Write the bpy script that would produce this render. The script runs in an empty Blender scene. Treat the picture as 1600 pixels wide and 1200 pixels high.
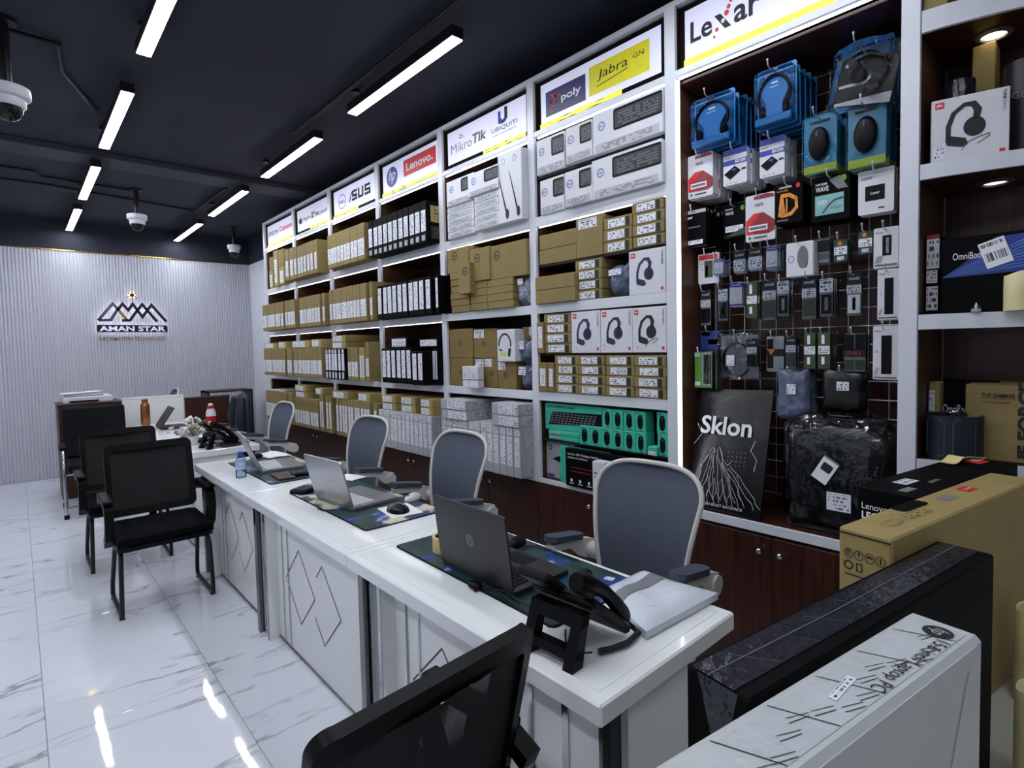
import bpy, bmesh, math, random
from mathutils import Vector, Matrix
random.seed(7)
SC = bpy.context.scene
COL = SC.collection
R = math.radians
# ------------------------------------------------------------------ camera
FPX, CX, CY = 865.46, 826.27, 582.12
YAW, PIT, ROL = 0.74642, -0.04687, -0.0209
CAM = Vector((0, 0, 1.52))
_cy, _sy, _cp, _sp, _cr, _sr = math.cos(YAW), math.sin(YAW), math.cos(PIT), math.sin(PIT), math.cos(ROL), math.sin(ROL)
FW = Vector((_sy*_cp, _cy*_cp, _sp))
_r0 = Vector((_cy, -_sy, 0)); _u0 = _r0.cross(FW)
RT = _r0*_cr + _u0*_sr
UP = -_r0*_sr + _u0*_cr
cd = bpy.data.cameras.new('camera'); co = bpy.data.objects.new('camera', cd); COL.objects.link(co)
m3 = Matrix((RT, UP, -FW)).transposed()
co.matrix_world = Matrix.Translation(CAM) @ m3.to_4x4()
cd.sensor_fit = 'HORIZONTAL'; cd.sensor_width = 36.0; cd.lens = FPX/1600*36
cd.shift_x = -(CX-800)/1600; cd.shift_y = -(600-CY)/1600
cd.clip_start = 0.02; cd.clip_end = 60
SC.camera = co
def P(px, py, X=None, Y=None, Z=None):
    """world point seen at a pixel, on the plane x=X, y=Y or z=Z"""
    d = FW + RT*((px-CX)/FPX) - UP*((py-CY)/FPX)
    if X is not None: t = (X-CAM.x)/d.x
    elif Y is not None: t = (Y-CAM.y)/d.y
    else: t = (Z-CAM.z)/d.z
    return CAM + d*t
# ------------------------------------------------------------------ world, exposure
SC.view_settings.view_transform = 'Standard'; SC.view_settings.look = 'None'
SC.view_settings.gamma = 1.0; SC.view_settings.use_curve_mapping = False
SC.view_settings.exposure = 0.0
W = bpy.data.worlds.new('world'); SC.world = W; W.use_nodes = True
W.node_tree.nodes['Background'].inputs[0].default_value = (0.6, 0.7, 0.9, 1)
W.node_tree.nodes['Background'].inputs[1].default_value = 0.05
LAMP = 47.0       # strength of the ceiling battens
LEDW = 7.0       # white shelf strips
REFL = 1.0       # glow of the yellow reflections at the foot of the signs
SIGN = 0.3
# ------------------------------------------------------------------ materials
def lin(h):
    h = h.lstrip('#')
    c = [int(h[i:i+2], 16)/255 for i in (0, 2, 4)]
    return tuple((x/12.92 if x <= .04045 else ((x+.055)/1.055)**2.4) for x in c) + (1,)
MATS = {}
def mat(name, col, rough=.5, metal=0., noise=None, bump=None, emit=0., spec=.5, coat=0., dark=1.):
    """principled material; noise=(scale xyz, amount) mottles the colour; bump=(scale xyz, strength)"""
    m = bpy.data.materials.new(name); m.use_nodes = True; nt = m.node_tree; b = nt.nodes['Principled BSDF']
    c = lin(col)
    b.inputs['Base Color'].default_value = tuple(x*dark for x in c[:3])+(1,); b.inputs['Roughness'].default_value = rough
    b.inputs['Metallic'].default_value = metal; b.inputs['Specular IOR Level'].default_value = spec
    b.inputs['Coat Weight'].default_value = coat; b.inputs['Coat Roughness'].default_value = .04
    def tex(sc, det=3):
        tc = nt.nodes.new('ShaderNodeTexCoord'); mp = nt.nodes.new('ShaderNodeMapping'); n = nt.nodes.new('ShaderNodeTexNoise')
        if not isinstance(sc, (tuple, list)): sc = (sc, sc, sc)
        mp.inputs['Scale'].default_value = sc; n.inputs['Scale'].default_value = 1; n.inputs['Detail'].default_value = det
        oi = nt.nodes.new('ShaderNodeObjectInfo'); vm = nt.nodes.new('ShaderNodeVectorMath'); vm.operation = 'ADD'
        ms = nt.nodes.new('ShaderNodeMath'); ms.operation = 'MULTIPLY'; ms.inputs[1].default_value = 37
        nt.links.new(oi.outputs['Random'], ms.inputs[0])
        nt.links.new(tc.outputs['Object'], mp.inputs[0]); nt.links.new(mp.outputs[0], vm.inputs[0]); nt.links.new(ms.outputs[0], vm.inputs[1])
        nt.links.new(vm.outputs[0], n.inputs['Vector']); return n
    if noise:
        n = tex(noise[0]); r = nt.nodes.new('ShaderNodeValToRGB')
        k = noise[1]
        r.color_ramp.elements[0].position = .3; r.color_ramp.elements[1].position = .7
        r.color_ramp.elements[0].color = tuple(x*(1-k) for x in c[:3]) + (1,)
        r.color_ramp.elements[1].color = tuple(min(1, x*(1+k)) for x in c[:3]) + (1,)
        nt.links.new(n.outputs[0], r.inputs[0]); nt.links.new(r.outputs[0], b.inputs['Base Color'])
    if bump:
        n = tex(bump[0], 4); bp = nt.nodes.new('ShaderNodeBump'); bp.inputs['Strength'].default_value = bump[1]; bp.inputs['Distance'].default_value = .01
        nt.links.new(n.outputs[0], bp.inputs['Height']); nt.links.new(bp.outputs[0], b.inputs['Normal'])
    if emit:
        b.inputs['Emission Color'].default_value = c; b.inputs['Emission Strength'].default_value = emit
    MATS[name] = m; return m
mat('white_paint', '#d9dbe2', .55, noise=(6, .03))
mat('slat_white', '#c0c1cc', .45, noise=((8, 8, .6), .04))
mat('ceiling_black', '#1e2130', .8, noise=(2, .15))
mat('black_metal', '#15161a', .4, metal=.3, noise=(20, .1))
mat('grout', '#8d9096', .8, noise=(30, .1))
mat('shelf_white', '#d2d5dc', .3, noise=(4, .02))
mat('desk_white', '#eef1f2', .09, noise=(3, .015), coat=.3)
mat('panel_white', '#edefed', .22, noise=(3, .02))
mat('chrome', '#b9bcc0', .12, metal=1., noise=(9, .05))
mat('dark_chrome', '#77797a', .18, metal=1., noise=(9, .05))
mat('inlay', '#0e0e10', .4, metal=.2, noise=(40, .1))
mat('wood', '#3a1b10', .35, noise=((55, 55, 2.2), .55))
mat('wood_dark', '#22100b', .45, noise=((40, 40, 2), .5))
mat('wood_side', '#4a2d1c', .45, noise=((3, 40, 40), .35))
mat('kraft', '#857445', .75, noise=((14, 14, 40), .06), bump=(60, .05))
mat('kraft_dark', '#7c673a', .78, noise=((12, 12, 30), .08), bump=(60, .05))
mat('kraft_tan', '#9a8752', .72, noise=((10, 10, 24), .07), bump=(50, .06))
mat('carton_black', '#060608', .62, noise=(20, .2), spec=.08)
mat('carton_white', '#d3d4da', .5, noise=(10, .03))
mat('carton_grey', '#a9abb0', .5, noise=((60, 60, 8), .1))
mat('carton_grey_dark', '#77797e', .55, noise=(14, .12))
mat('carton_teal', '#38b79a', .45, noise=(10, .05))
mat('paper', '#e6e7ea', .6, noise=(30, .03))
mat('ink', '#17171b', .6, noise=(60, .1))
mat('ink_grey', '#6b6d72', .6, noise=(60, .1))
mat('navy', '#20255f', .4, noise=(30, .1))
mat('blue_ink', '#2b3f9c', .4, noise=(30, .1))
mat('red_ink', '#d02b28', .45, noise=(30, .05))
mat('crimson', '#8c1f2a', .4, noise=(20, .15))
mat('yellow_ink', '#e6dd2a', .45, noise=(30, .05))
mat('lime', '#c3cf34', .4, noise=(30, .08))
mat('orange_ink', '#d8862a', .45, noise=(50, .3))
mat('green_ink', '#5f9c38', .45, noise=(20, .1))
mat('dark_green', '#24402f', .4, noise=(30, .15))
mat('pcb_green', '#33442c', .45, noise=(60, .3))
mat('blue_card', '#1272b8', .35, noise=(9, .08))
mat('deep_blue', '#22357f', .35, noise=(9, .1))
mat('cyan_card', '#1a8fb4', .35, noise=(9, .08))
mat('teal_card', '#7fb3b4', .45, noise=(20, .1))
mat('headset_blue', '#23294f', .5, noise=(20, .1))
mat('sky_print', '#4f74c4', .4, noise=((8, 20, 20), .45))
mat('black_plastic', '#070709', .42, noise=(25, .12), spec=.16)
mat('soft_black', '#06070a', .75, noise=(120, .3), bump=(250, .15), spec=.2)
mat('fabric_black', '#04050a', .9, noise=(160, .35), bump=(300, .25), spec=.12)
mat('grey_mesh', '#49505f', .7, noise=(220, .18), bump=(320, .25))
mat('grey_pad', '#3c4350', .6, noise=(60, .12))
mat('beam_grey', '#3c3e49', .8, noise=(3, .1))
mat('bag_grey', '#1f2126', .6, noise=(60, .2))
mat('phone_brown', '#3b2a20', .4, noise=(20, .2))
mat('chair_white', '#c9c8c4', .35, noise=(6, .02))
mat('silver', '#a7a9ad', .32, metal=.85, noise=(14, .03))
mat('laptop_black', '#1b1c20', .42, noise=(50, .06))
mat('key_grey', '#c6c8cb', .5, noise=(40, .04))
mat('screen_black', '#08090b', .08, noise=(4, .05))
mat('copper', '#a4643f', .3, metal=.9, noise=(40, .15))
mat('red_plastic', '#b3131f', .3, noise=(8, .05))
mat('cap_blue', '#2c4fae', .35, noise=(20, .05))
mat('bottle_label', '#a9c0e2', .4, noise=((30, 30, 60), .3))
mat('candle', '#d9cf9c', .5, noise=(7, .05))
mat('tape_clear', '#d6c98c', .25, noise=(20, .06))
mat('note_yellow', '#d9c98e', .6, noise=(20, .05))
mat('poly_grey', '#cfd6df', .16, noise=(8, .03), bump=(11, .9))
mat('bag_black', '#0b0b0e', .3, noise=(10, .2), bump=(9, .5))
mat('antistatic', '#59627a', .22, noise=(22, .4), bump=(26, .8))
mat('bubble', '#8d95a3', .2, noise=(60, .5), bump=(90, 1.))
mat('tape_glossy', '#1b1c25', .1, noise=(14, .3), bump=(40, .35))
mat('white_tape', '#b9bfc2', .1, noise=(10, .05), bump=(34, .35))
mat('carton_hp', '#b6babb', .28, noise=(5, .03))
mat('gold', '#b9924a', .2, metal=1., noise=(30, .3))
mat('cable', '#15151a', .5, noise=(30, .1))
mat('cable_grey', '#5c5e66', .5, noise=(30, .1))
mat('wire', '#c9cad0', .3, metal=.6, noise=(20, .04))
mat('cam_white', '#c4c5cc', .4, noise=(12, .03))
mat('cloth_navy', '#101728', .6, noise=(25, .2))
mat('leaf', '#7d7352', .6, noise=(60, .5))
mat('petal', '#d9d6cf', .6, noise=(60, .15))
mat('marble_top', '#c9ccc0', .15, noise=(4, .05))
mat('lamp_glow', '#f2f6ff', .5, emit=LAMP)
mat('led_white', '#f4f6ff', .5, emit=LEDW, dark=.3)
mat('yellow_reflection', '#fff35a', .5, emit=REFL, dark=.05)  # emission stands in for a yellow strip mirrored in the signs
mat('sign_face', '#dcdcf2', .25, emit=SIGN, noise=None)
mat('halo_white', '#f3f4ff', .5, emit=3.0)
mat('warm_glow', '#ffe9c8', .5, emit=5.0)
mat('neutral_glow', '#fff6ea', .5, emit=1.6)
def plastic(name, tint, fac, rough, bump=None):
    m = bpy.data.materials.new(name); m.use_nodes = True; nt = m.node_tree; nt.nodes.clear()
    o = nt.nodes.new('ShaderNodeOutputMaterial'); mx = nt.nodes.new('ShaderNodeMixShader')
    t = nt.nodes.new('ShaderNodeBsdfTransparent'); t.inputs[0].default_value = lin(tint)
    g = nt.nodes.new('ShaderNodeBsdfGlossy'); g.inputs['Roughness'].default_value = rough
    fr = nt.nodes.new('ShaderNodeLayerWeight'); fr.inputs[0].default_value = fac
    nt.links.new(fr.outputs['Fresnel'], mx.inputs[0]); nt.links.new(t.outputs[0], mx.inputs[1]); nt.links.new(g.outputs[0], mx.inputs[2])
    nt.links.new(mx.outputs[0], o.inputs[0])
    if bump:
        tc = nt.nodes.new('ShaderNodeTexCoord'); n = nt.nodes.new('ShaderNodeTexNoise'); n.inputs['Scale'].default_value = bump[0]
        bp = nt.nodes.new('ShaderNodeBump'); bp.inputs['Strength'].default_value = bump[1]; bp.inputs['Distance'].default_value = .01
        nt.links.new(tc.outputs['Object'], n.inputs['Vector']); nt.links.new(n.outputs[0], bp.inputs['Height'])
        nt.links.new(bp.outputs[0], g.inputs['Normal']); nt.links.new(bp.outputs[0], fr.inputs['Normal'])
    MATS[name] = m
plastic('clear', '#eef2f5', .2, .05, (30, .5))
plastic('clear_bag', '#e4e8ee', .42, .1, (16, 1.6))
plastic('bottle_clear', '#dbe8f4', .2, .04)
plastic('mesh_fabric', '#3a3b40', .02, .6)
def mesh_net(name, col, open_):
    """woven net: thin strands with see-through holes, from a fine procedural pattern"""
    m = bpy.data.materials.new(name); m.use_nodes = True; nt = m.node_tree; b = nt.nodes['Principled BSDF']
    b.inputs['Base Color'].default_value = lin(col); b.inputs['Roughness'].default_value = .7
    tc = nt.nodes.new('ShaderNodeTexCoord'); w = nt.nodes.new('ShaderNodeTexWave'); w.wave_type = 'BANDS'; w.bands_direction = 'Z'
    w.inputs['Scale'].default_value = 90; nt.links.new(tc.outputs['Object'], w.inputs[0])
    mr = nt.nodes.new('ShaderNodeMath'); mr.operation = 'GREATER_THAN'; mr.inputs[1].default_value = open_
    nt.links.new(w.outputs['Fac'], mr.inputs[0])
    mm = nt.nodes.new('ShaderNodeMath'); mm.operation = 'SUBTRACT'; mm.inputs[0].default_value = 1
    nt.links.new(mr.outputs[0], mm.inputs[1]); nt.links.new(mm.outputs[0], b.inputs['Alpha'])
    MATS[name] = m
mesh_net('black_net', '#050608', .97)
def label_mat(name, rows, cols, vert=False, base='#dfe1e8', dark='#3b3d46', thr=.52):
    """white sticker with rows of small print, from UV"""
    m = bpy.data.materials.new(name); m.use_nodes = True; nt = m.node_tree; b = nt.nodes['Principled BSDF']
    b.inputs['Roughness'].default_value = .5
    L = nt.links.new
    tc = nt.nodes.new('ShaderNodeTexCoord'); sp = nt.nodes.new('ShaderNodeSeparateXYZ'); L(tc.outputs['UV'], sp.inputs[0])
    u, v = (sp.outputs[1], sp.outputs[0]) if vert else (sp.outputs[0], sp.outputs[1])
    def mth(op, a, bb):
        n = nt.nodes.new('ShaderNodeMath'); n.operation = op
        for i, x in enumerate((a, bb)):
            if isinstance(x, (int, float)): n.inputs[i].default_value = x
            elif x is not None: L(x, n.inputs[i])
        return n.outputs[0]
    oi = nt.nodes.new('ShaderNodeObjectInfo')
    rv = mth('MULTIPLY', v, rows); row = mth('FLOOR', rv, 0); fr = mth('FRACT', rv, 0)
    cb = nt.nodes.new('ShaderNodeCombineXYZ')
    L(mth('FLOOR', mth('MULTIPLY', u, cols), 0), cb.inputs[0]); L(row, cb.inputs[1]); L(mth('MULTIPLY', oi.outputs['Random'], 91), cb.inputs[2])
    wn = nt.nodes.new('ShaderNodeTexWhiteNoise'); L(cb.outputs[0], wn.inputs['Vector'])
    a = mth('GREATER_THAN', wn.outputs['Value'], thr)
    a = mth('MULTIPLY', a, mth('GREATER_THAN', fr, .42))
    for s in (u, v):
        a = mth('MULTIPLY', a, mth('GREATER_THAN', s, .07)); a = mth('MULTIPLY', a, mth('LESS_THAN', s, .93))
    mx = nt.nodes.new('ShaderNodeMix'); mx.data_type = 'RGBA'
    mx.inputs[6].default_value = lin(base); mx.inputs[7].default_value = lin(dark); L(a, mx.inputs[0]); L(mx.outputs[2], b.inputs['Base Color'])
    MATS[name] = m
label_mat('label_h', 5, 26, thr=.6, dark='#6b6d78')
label_mat('label_v', 4, 30, True, thr=.62, dark='#6b6d78')
label_mat('label_long', 3, 44, True, thr=.72, dark='#7b7d88')
label_mat('label_small', 4, 14, thr=.58)
label_mat('barcode', 1.8, 60, False, thr=.45)
label_mat('print_kraft', 6, 40, False, '#857445', '#4a3a22', .6)
label_mat('print_tan', 5, 30, False, '#9a8752', '#5a4a2a', .55)
label_mat('keys_dark', 6, 18, False, '#2a2b30', '#5a5c64', .25)
label_mat('print_grey', 5, 20, False, '#b4b6bb', '#6d6f75', .5)
label_mat('print_black', 12, 20, False, '#15161a', '#6b5a32', .62)
def marble(name, base, vein, rough):
    m = bpy.data.materials.new(name); m.use_nodes = True; nt = m.node_tree; b = nt.nodes['Principled BSDF']; L = nt.links.new
    b.inputs['Roughness'].default_value = rough; b.inputs['Specular IOR Level'].default_value = .6
    tc = nt.nodes.new('ShaderNodeTexCoord'); oi = nt.nodes.new('ShaderNodeObjectInfo')
    ms = nt.nodes.new('ShaderNodeMath'); ms.operation = 'MULTIPLY'; ms.inputs[1].default_value = 53; L(oi.outputs['Random'], ms.inputs[0])
    mp = nt.nodes.new('ShaderNodeMapping'); mp.inputs['Rotation'].default_value = (0, 0, R(18)); mp.inputs['Scale'].default_value = (.9, 3.4, 1)
    L(tc.outputs['Object'], mp.inputs[0])
    vm = nt.nodes.new('ShaderNodeVectorMath'); vm.operation = 'ADD'; L(mp.outputs[0], vm.inputs[0]); L(ms.outputs[0], vm.inputs[1])
    n = nt.nodes.new('ShaderNodeTexNoise'); n.inputs['Scale'].default_value = 1.1; n.inputs['Detail'].default_value = 5; n.inputs['Roughness'].default_value = .55
    L(vm.outputs[0], n.inputs['Vector'])
    ab = nt.nodes.new('ShaderNodeMath'); ab.operation = 'SUBTRACT'; ab.inputs[1].default_value = .5; L(n.outputs[0], ab.inputs[0])
    aa = nt.nodes.new('ShaderNodeMath'); aa.operation = 'ABSOLUTE'; L(ab.outputs[0], aa.inputs[0])
    r = nt.nodes.new('ShaderNodeValToRGB'); r.color_ramp.elements[0].position = 0; r.color_ramp.elements[0].color = (1, 1, 1, 1)
    r.color_ramp.elements[1].position = .022; r.color_ramp.elements[1].color = (0, 0, 0, 1); L(aa.outputs[0], r.inputs[0])
    n2 = nt.nodes.new('ShaderNodeTexNoise'); n2.inputs['Scale'].default_value = 2.2; L(vm.outputs[0], n2.inputs['Vector'])
    r2 = nt.nodes.new('ShaderNodeValToRGB'); r2.color_ramp.elements[0].position = .45; r2.color_ramp.elements[1].position = .62; L(n2.outputs[0], r2.inputs[0])
    mu = nt.nodes.new('ShaderNodeMath'); mu.operation = 'MULTIPLY'; L(r.outputs[0], mu.inputs[0]); L(r2.outputs[0], mu.inputs[1])
    mx = nt.nodes.new('ShaderNodeMix'); mx.data_type = 'RGBA'; mx.inputs[6].default_value = lin(base); mx.inputs[7].default_value = lin(vein)
    L(mu.outputs[0], mx.inputs[0]); L(mx.outputs[2], b.inputs['Base Color'])
    nb = nt.nodes.new('ShaderNodeTexNoise'); nb.inputs['Scale'].default_value = 5; L(tc.outputs['Object'], nb.inputs['Vector'])
    bp = nt.nodes.new('ShaderNodeBump'); bp.inputs['Strength'].default_value = .03; bp.inputs['Distance'].default_value = .02; L(nb.outputs[0], bp.inputs['Height']); L(bp.outputs[0], b.inputs['Normal'])
    MATS[name] = m
marble('marble', '#dadde5', '#8f9199', .035)
def art_mat(name, cols):
    """printed desk mat: a dark painterly picture"""
    m = bpy.data.materials.new(name); m.use_nodes = True; nt = m.node_tree; b = nt.nodes['Principled BSDF']; L = nt.links.new
    b.inputs['Roughness'].default_value = .3
    tc = nt.nodes.new('ShaderNodeTexCoord'); n = nt.nodes.new('ShaderNodeTexNoise'); n.inputs['Scale'].default_value = 4.2; n.inputs['Detail'].default_value = 6
    oi = nt.nodes.new('ShaderNodeObjectInfo'); vm = nt.nodes.new('ShaderNodeVectorMath'); vm.operation = 'ADD'
    L(tc.outputs['Object'], vm.inputs[0]); L(oi.outputs['Location'], vm.inputs[1]); L(vm.outputs[0], n.inputs['Vector'])
    r = nt.nodes.new('ShaderNodeValToRGB'); r.color_ramp.elements.remove(r.color_ramp.elements[1])
    for i, (p, c) in enumerate(cols):
        e = r.color_ramp.elements[0] if i == 0 else r.color_ramp.elements.new(p)
        e.position = p; e.color = lin(c)
    L(n.outputs[0], r.inputs[0]); L(r.outputs[0], b.inputs['Base Color']); MATS[name] = m
art_mat('mat_art', [(0, '#0c1a20'), (.4, '#10262b'), (.47, '#1d4038'), (.52, '#143540'), (.56, '#2c4aa0'), (.585, '#c9c3a4'), (.63, '#d6cfae'), (.66, '#2c6570'), (.72, '#102025'), (1, '#0d1b20')])
# ------------------------------------------------------------------ mesh builder
class B:
    def __init__(s): s.v = []; s.f = []
    def add(s, vs, fs):
        o = len(s.v); s.v += [tuple(v) for v in vs]; s.f += [tuple(o+i for i in f) for f in fs]; return s
    def box(s, x0, x1, y0, y1, z0, z1, c=0.):
        if c <= 0:
            return s.add([(x, y, z) for x in (x0, x1) for y in (y0, y1) for z in (z0, z1)],
                  [(0, 1, 3, 2), (4, 6, 7, 5), (0, 4, 5, 1), (2, 3, 7, 6), (0, 2, 6, 4), (1, 5, 7, 3)])
        c = min(c, (x1-x0)*.45, (y1-y0)*.45, (z1-z0)*.45)
        X = (x0, x1); Y = (y0, y1); Z = (z0, z1); vs = []; ix = {}
        for i in (0, 1):
            for j in (0, 1):
                for k in (0, 1):
                    sx, sy, sz = (c, -c)[i], (c, -c)[j], (c, -c)[k]
                    for a, p in enumerate(((X[i], Y[j]+sy, Z[k]+sz), (X[i]+sx, Y[j], Z[k]+sz), (X[i]+sx, Y[j]+sy, Z[k]))):
                        ix[i, j, k, a] = len(vs); vs.append(p)
        fs = []
        for i in (0, 1):
            q = [ix[i, 0, 0, 0], ix[i, 0, 1, 0], ix[i, 1, 1, 0], ix[i, 1, 0, 0]]; fs.append(q if i == 0 else q[::-1])
            q = [ix[0, i, 0, 1], ix[1, i, 0, 1], ix[1, i, 1, 1], ix[0, i, 1, 1]]; fs.append(q if i == 0 else q[::-1])
            q = [ix[0, 0, i, 2], ix[0, 1, i, 2], ix[1, 1, i, 2], ix[1, 0, i, 2]]; fs.append(q if i == 0 else q[::-1])
            for j in (0, 1):
                fs.append([ix[i, j, 0, 0], ix[i, j, 0, 1], ix[i, j, 1, 1], ix[i, j, 1, 0]])
                fs.append([ix[i, 0, j, 0], ix[i, 0, j, 2], ix[i, 1, j, 2], ix[i, 1, j, 0]])
                fs.append([ix[0, i, j, 1], ix[0, i, j, 2], ix[1, i, j, 2], ix[1, i, j, 1]])
                for k in (0, 1): fs.append([ix[i, j, k, 0], ix[i, j, k, 1], ix[i, j, k, 2]])
        return s.add(vs, fs)
    def tube(s, pts, r, n=8, closed=False, caps=True):
        pts = [Vector(p) for p in pts]; N = len(pts); rings = []
        rr = r if isinstance(r, (list, tuple)) else [r]*N
        t0 = (pts[1]-pts[0]).normalized(); a = Vector((0, 0, 1)) if abs(t0.z) < .9 else Vector((1, 0, 0))
        u = t0.cross(a).normalized()
        for i, p in enumerate(pts):
            if closed: t = (pts[(i+1) % N]-pts[i-1]).normalized()
            elif i == 0: t = t0
            elif i == N-1: t = (pts[i]-pts[i-1]).normalized()
            else: t = ((pts[i+1]-p).normalized()+(p-pts[i-1]).normalized()).normalized()
            u = (u - t*u.dot(t)).normalized(); w = t.cross(u)
            rings.append([p + (u*math.cos(2*math.pi*k/n)+w*math.sin(2*math.pi*k/n))*rr[i] for k in range(n)])
        vs = [v for rg in rings for v in rg]; fs = []
        for i in range(N if closed else N-1):
            j = (i+1) % N
            for k in range(n): fs.append((i*n+k, i*n+(k+1) % n, j*n+(k+1) % n, j*n+k))
        if caps and not closed: fs += [tuple(range(n))[::-1], tuple((N-1)*n+k for k in range(n))]
        return s.add(vs, fs)
    def cyl(s, p, q, r, r2=None, n=14): return s.tube([p, q], [r, r if r2 is None else r2], n)
    def lathe(s, prof, cx=0, cy=0, z=0, n=18):
        vs = []; fs = []
        for r, h in prof: vs += [(cx+r*math.cos(2*math.pi*k/n), cy+r*math.sin(2*math.pi*k/n), z+h) for k in range(n)]
        for i in range(len(prof)-1):
            for k in range(n): fs.append((i*n+k, i*n+(k+1) % n, (i+1)*n+(k+1) % n, (i+1)*n+k))
        fs += [tuple(range(n))[::-1], tuple((len(prof)-1)*n+k for k in range(n))]
        return s.add(vs, fs)
    def prism(s, poly, o, u, v, w, t0, t1):
        o, u, v, w = Vector(o), Vector(u), Vector(v), Vector(w); n = len(poly)
        vs = [o+u*a+v*b+w*t for t in (t0, t1) for a, b in poly]
        fs = [tuple(range(n))[::-1], tuple(n+i for i in range(n))] + [(i, (i+1) % n, n+(i+1) % n, n+i) for i in range(n)]
        return s.add(vs, fs)
    def surf(s, fn, nu, nv):
        vs = [fn(i/nu, j/nv) for i in range(nu+1) for j in range(nv+1)]; k = nv+1
        return s.add(vs, [(i*k+j, (i+1)*k+j, (i+1)*k+j+1, i*k+j+1) for i in range(nu) for j in range(nv)])
    def slab(s, fn, nu, nv, th):
        """closed sheet: fn(u,v)->(point, normal)"""
        A = []; Bv = []
        for i in range(nu+1):
            for j in range(nv+1):
                p, n = fn(i/nu, j/nv); A.append(Vector(p)+Vector(n)*th/2); Bv.append(Vector(p)-Vector(n)*th/2)
        k = nv+1; m = len(A); fs = []
        for i in range(nu):
            for j in range(nv):
                q = (i*k+j, (i+1)*k+j, (i+1)*k+j+1, i*k+j+1); fs.append(q); fs.append(tuple(m+x for x in q[::-1]))
        ed = [i*k for i in range(nu+1)] + [nu*k+j for j in range(1, nv+1)] + [i*k+nv for i in range(nu-1, -1, -1)] + [j for j in range(nv-1, 0, -1)]
        for a in range(len(ed)):
            b = (a+1) % len(ed); fs.append((ed[a], m+ed[a], m+ed[b], ed[b]))
        return s.add(A+Bv, fs)
    def ball(s, c, rx, ry, rz, nu=14, nv=8):
        vs = []; fs = []
        for j in range(1, nv):
            a = math.pi*j/nv
            vs += [(c[0]+rx*math.sin(a)*math.cos(2*math.pi*k/nu), c[1]+ry*math.sin(a)*math.sin(2*math.pi*k/nu), c[2]+rz*math.cos(a)) for k in range(nu)]
        t = len(vs); vs += [(c[0], c[1], c[2]+rz), (c[0], c[1], c[2]-rz)]
        for j in range(nv-2):
            for k in range(nu): fs.append((j*nu+k, (j+1)*nu+k, (j+1)*nu+(k+1) % nu, j*nu+(k+1) % nu))
        for k in range(nu): fs.append((t, k, (k+1) % nu)); fs.append((t+1, (nv-2)*nu+(k+1) % nu, (nv-2)*nu+k))
        return s.add(vs, fs)
    def mesh(s, name, m, smooth=False):
        me = bpy.data.meshes.new(name); me.from_pydata(s.v, [], s.f)
        bm = bmesh.new(); bm.from_mesh(me); bmesh.ops.recalc_face_normals(bm, faces=bm.faces); bm.to_mesh(me); bm.free()
        if smooth:
            me.polygons.foreach_set('use_smooth', [True]*len(me.polygons))
            try: me.set_sharp_from_angle(angle=R(42))
            except Exception: pass
        me.materials.append(MATS[m]); return me
    def build(s, name, m, parent=None, loc=None, rz=0., smooth=False):
        return link(name, s.mesh(name, m, smooth), parent, loc, rz)
def link(name, me, parent=None, loc=None, rz=0.):
    o = bpy.data.objects.new(name, me); COL.objects.link(o)
    if parent: o.parent = parent
    if loc is not None: o.location = loc
    if rz: o.rotation_euler = (0, 0, rz)
    return o
def tag(o, label, cat, group=None):
    o['label'] = label; o['category'] = cat
    if group: o['group'] = group
    return o
def thing(name, label, cat, loc=(0, 0, 0), rz=0., group=None):
    return tag(link(name, None, None, loc, rz), label, cat, group)
def struct(o): o['kind'] = 'structure'; return o
def dup(root, loc, rz=None, label=None, group=None):
    r = root.copy(); COL.objects.link(r); r.location = loc
    if rz is not None: r.rotation_euler = (0, 0, rz)
    if label: r['label'] = label
    if group: r['group'] = group
    for ch in root.children:
        c = ch.copy(); COL.objects.link(c); c.parent = r
        for g in ch.children:
            d = g.copy(); COL.objects.link(d); d.parent = c
    return r
def bx(name, m, x0, x1, y0, y1, z0, z1, parent=None, c=.003): return B().box(x0, x1, y0, y1, z0, z1, c).build(name, m, parent)
# ------------------------------------------------------------------ flat print: frames, plates, shapes, lettering
def frame(o, r, u):
    r = Vector(r).normalized(); u = Vector(u).normalized(); n = r.cross(u)
    M = Matrix((r, u, n)).transposed().to_4x4(); M.translation = Vector(o); return M
def fr_front(d): return frame((0, d[1]/2, 0), (0, -1, 0), (0, 0, 1))
def fr_side(d): return frame((0, -d[1]/2, 0), (1, 0, 0), (0, 0, 1))
def fr_top(d): return frame((0, d[1]/2, d[2]), (0, -1, 0), (1, 0, 0))
FR = {'f': fr_front, 's': fr_side, 't': fr_top}
CACHE = {}
def plate_mesh(w, h, m):
    k = ('pl', round(w, 4), round(h, 4), m)
    if k not in CACHE:
        me = bpy.data.meshes.new('plate'); me.from_pydata([(0, 0, 0), (w, 0, 0), (w, h, 0), (0, h, 0)], [], [(0, 1, 2, 3)])
        uv = me.uv_layers.new()
        for i, c in enumerate(((0, 0), (1, 0), (1, 1), (0, 1))): uv.data[i].uv = c
        me.materials.append(MATS[m]); CACHE[k] = me
    return CACHE[k]
def plate(name, parent, F, u, v, w, h, m, off=.0009):
    o = link(name, plate_mesh(w, h, m), parent); o.matrix_local = F @ Matrix.Translation((u, v, off)); return o
def ell(cx, cy, rx, ry, n=24): return [(cx+rx*math.cos(2*math.pi*i/n), cy+ry*math.sin(2*math.pi*i/n)) for i in range(n)]
def rect(x0, y0, x1, y1): return [(x0, y0), (x1, y0), (x1, y1), (x0, y1)]
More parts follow.
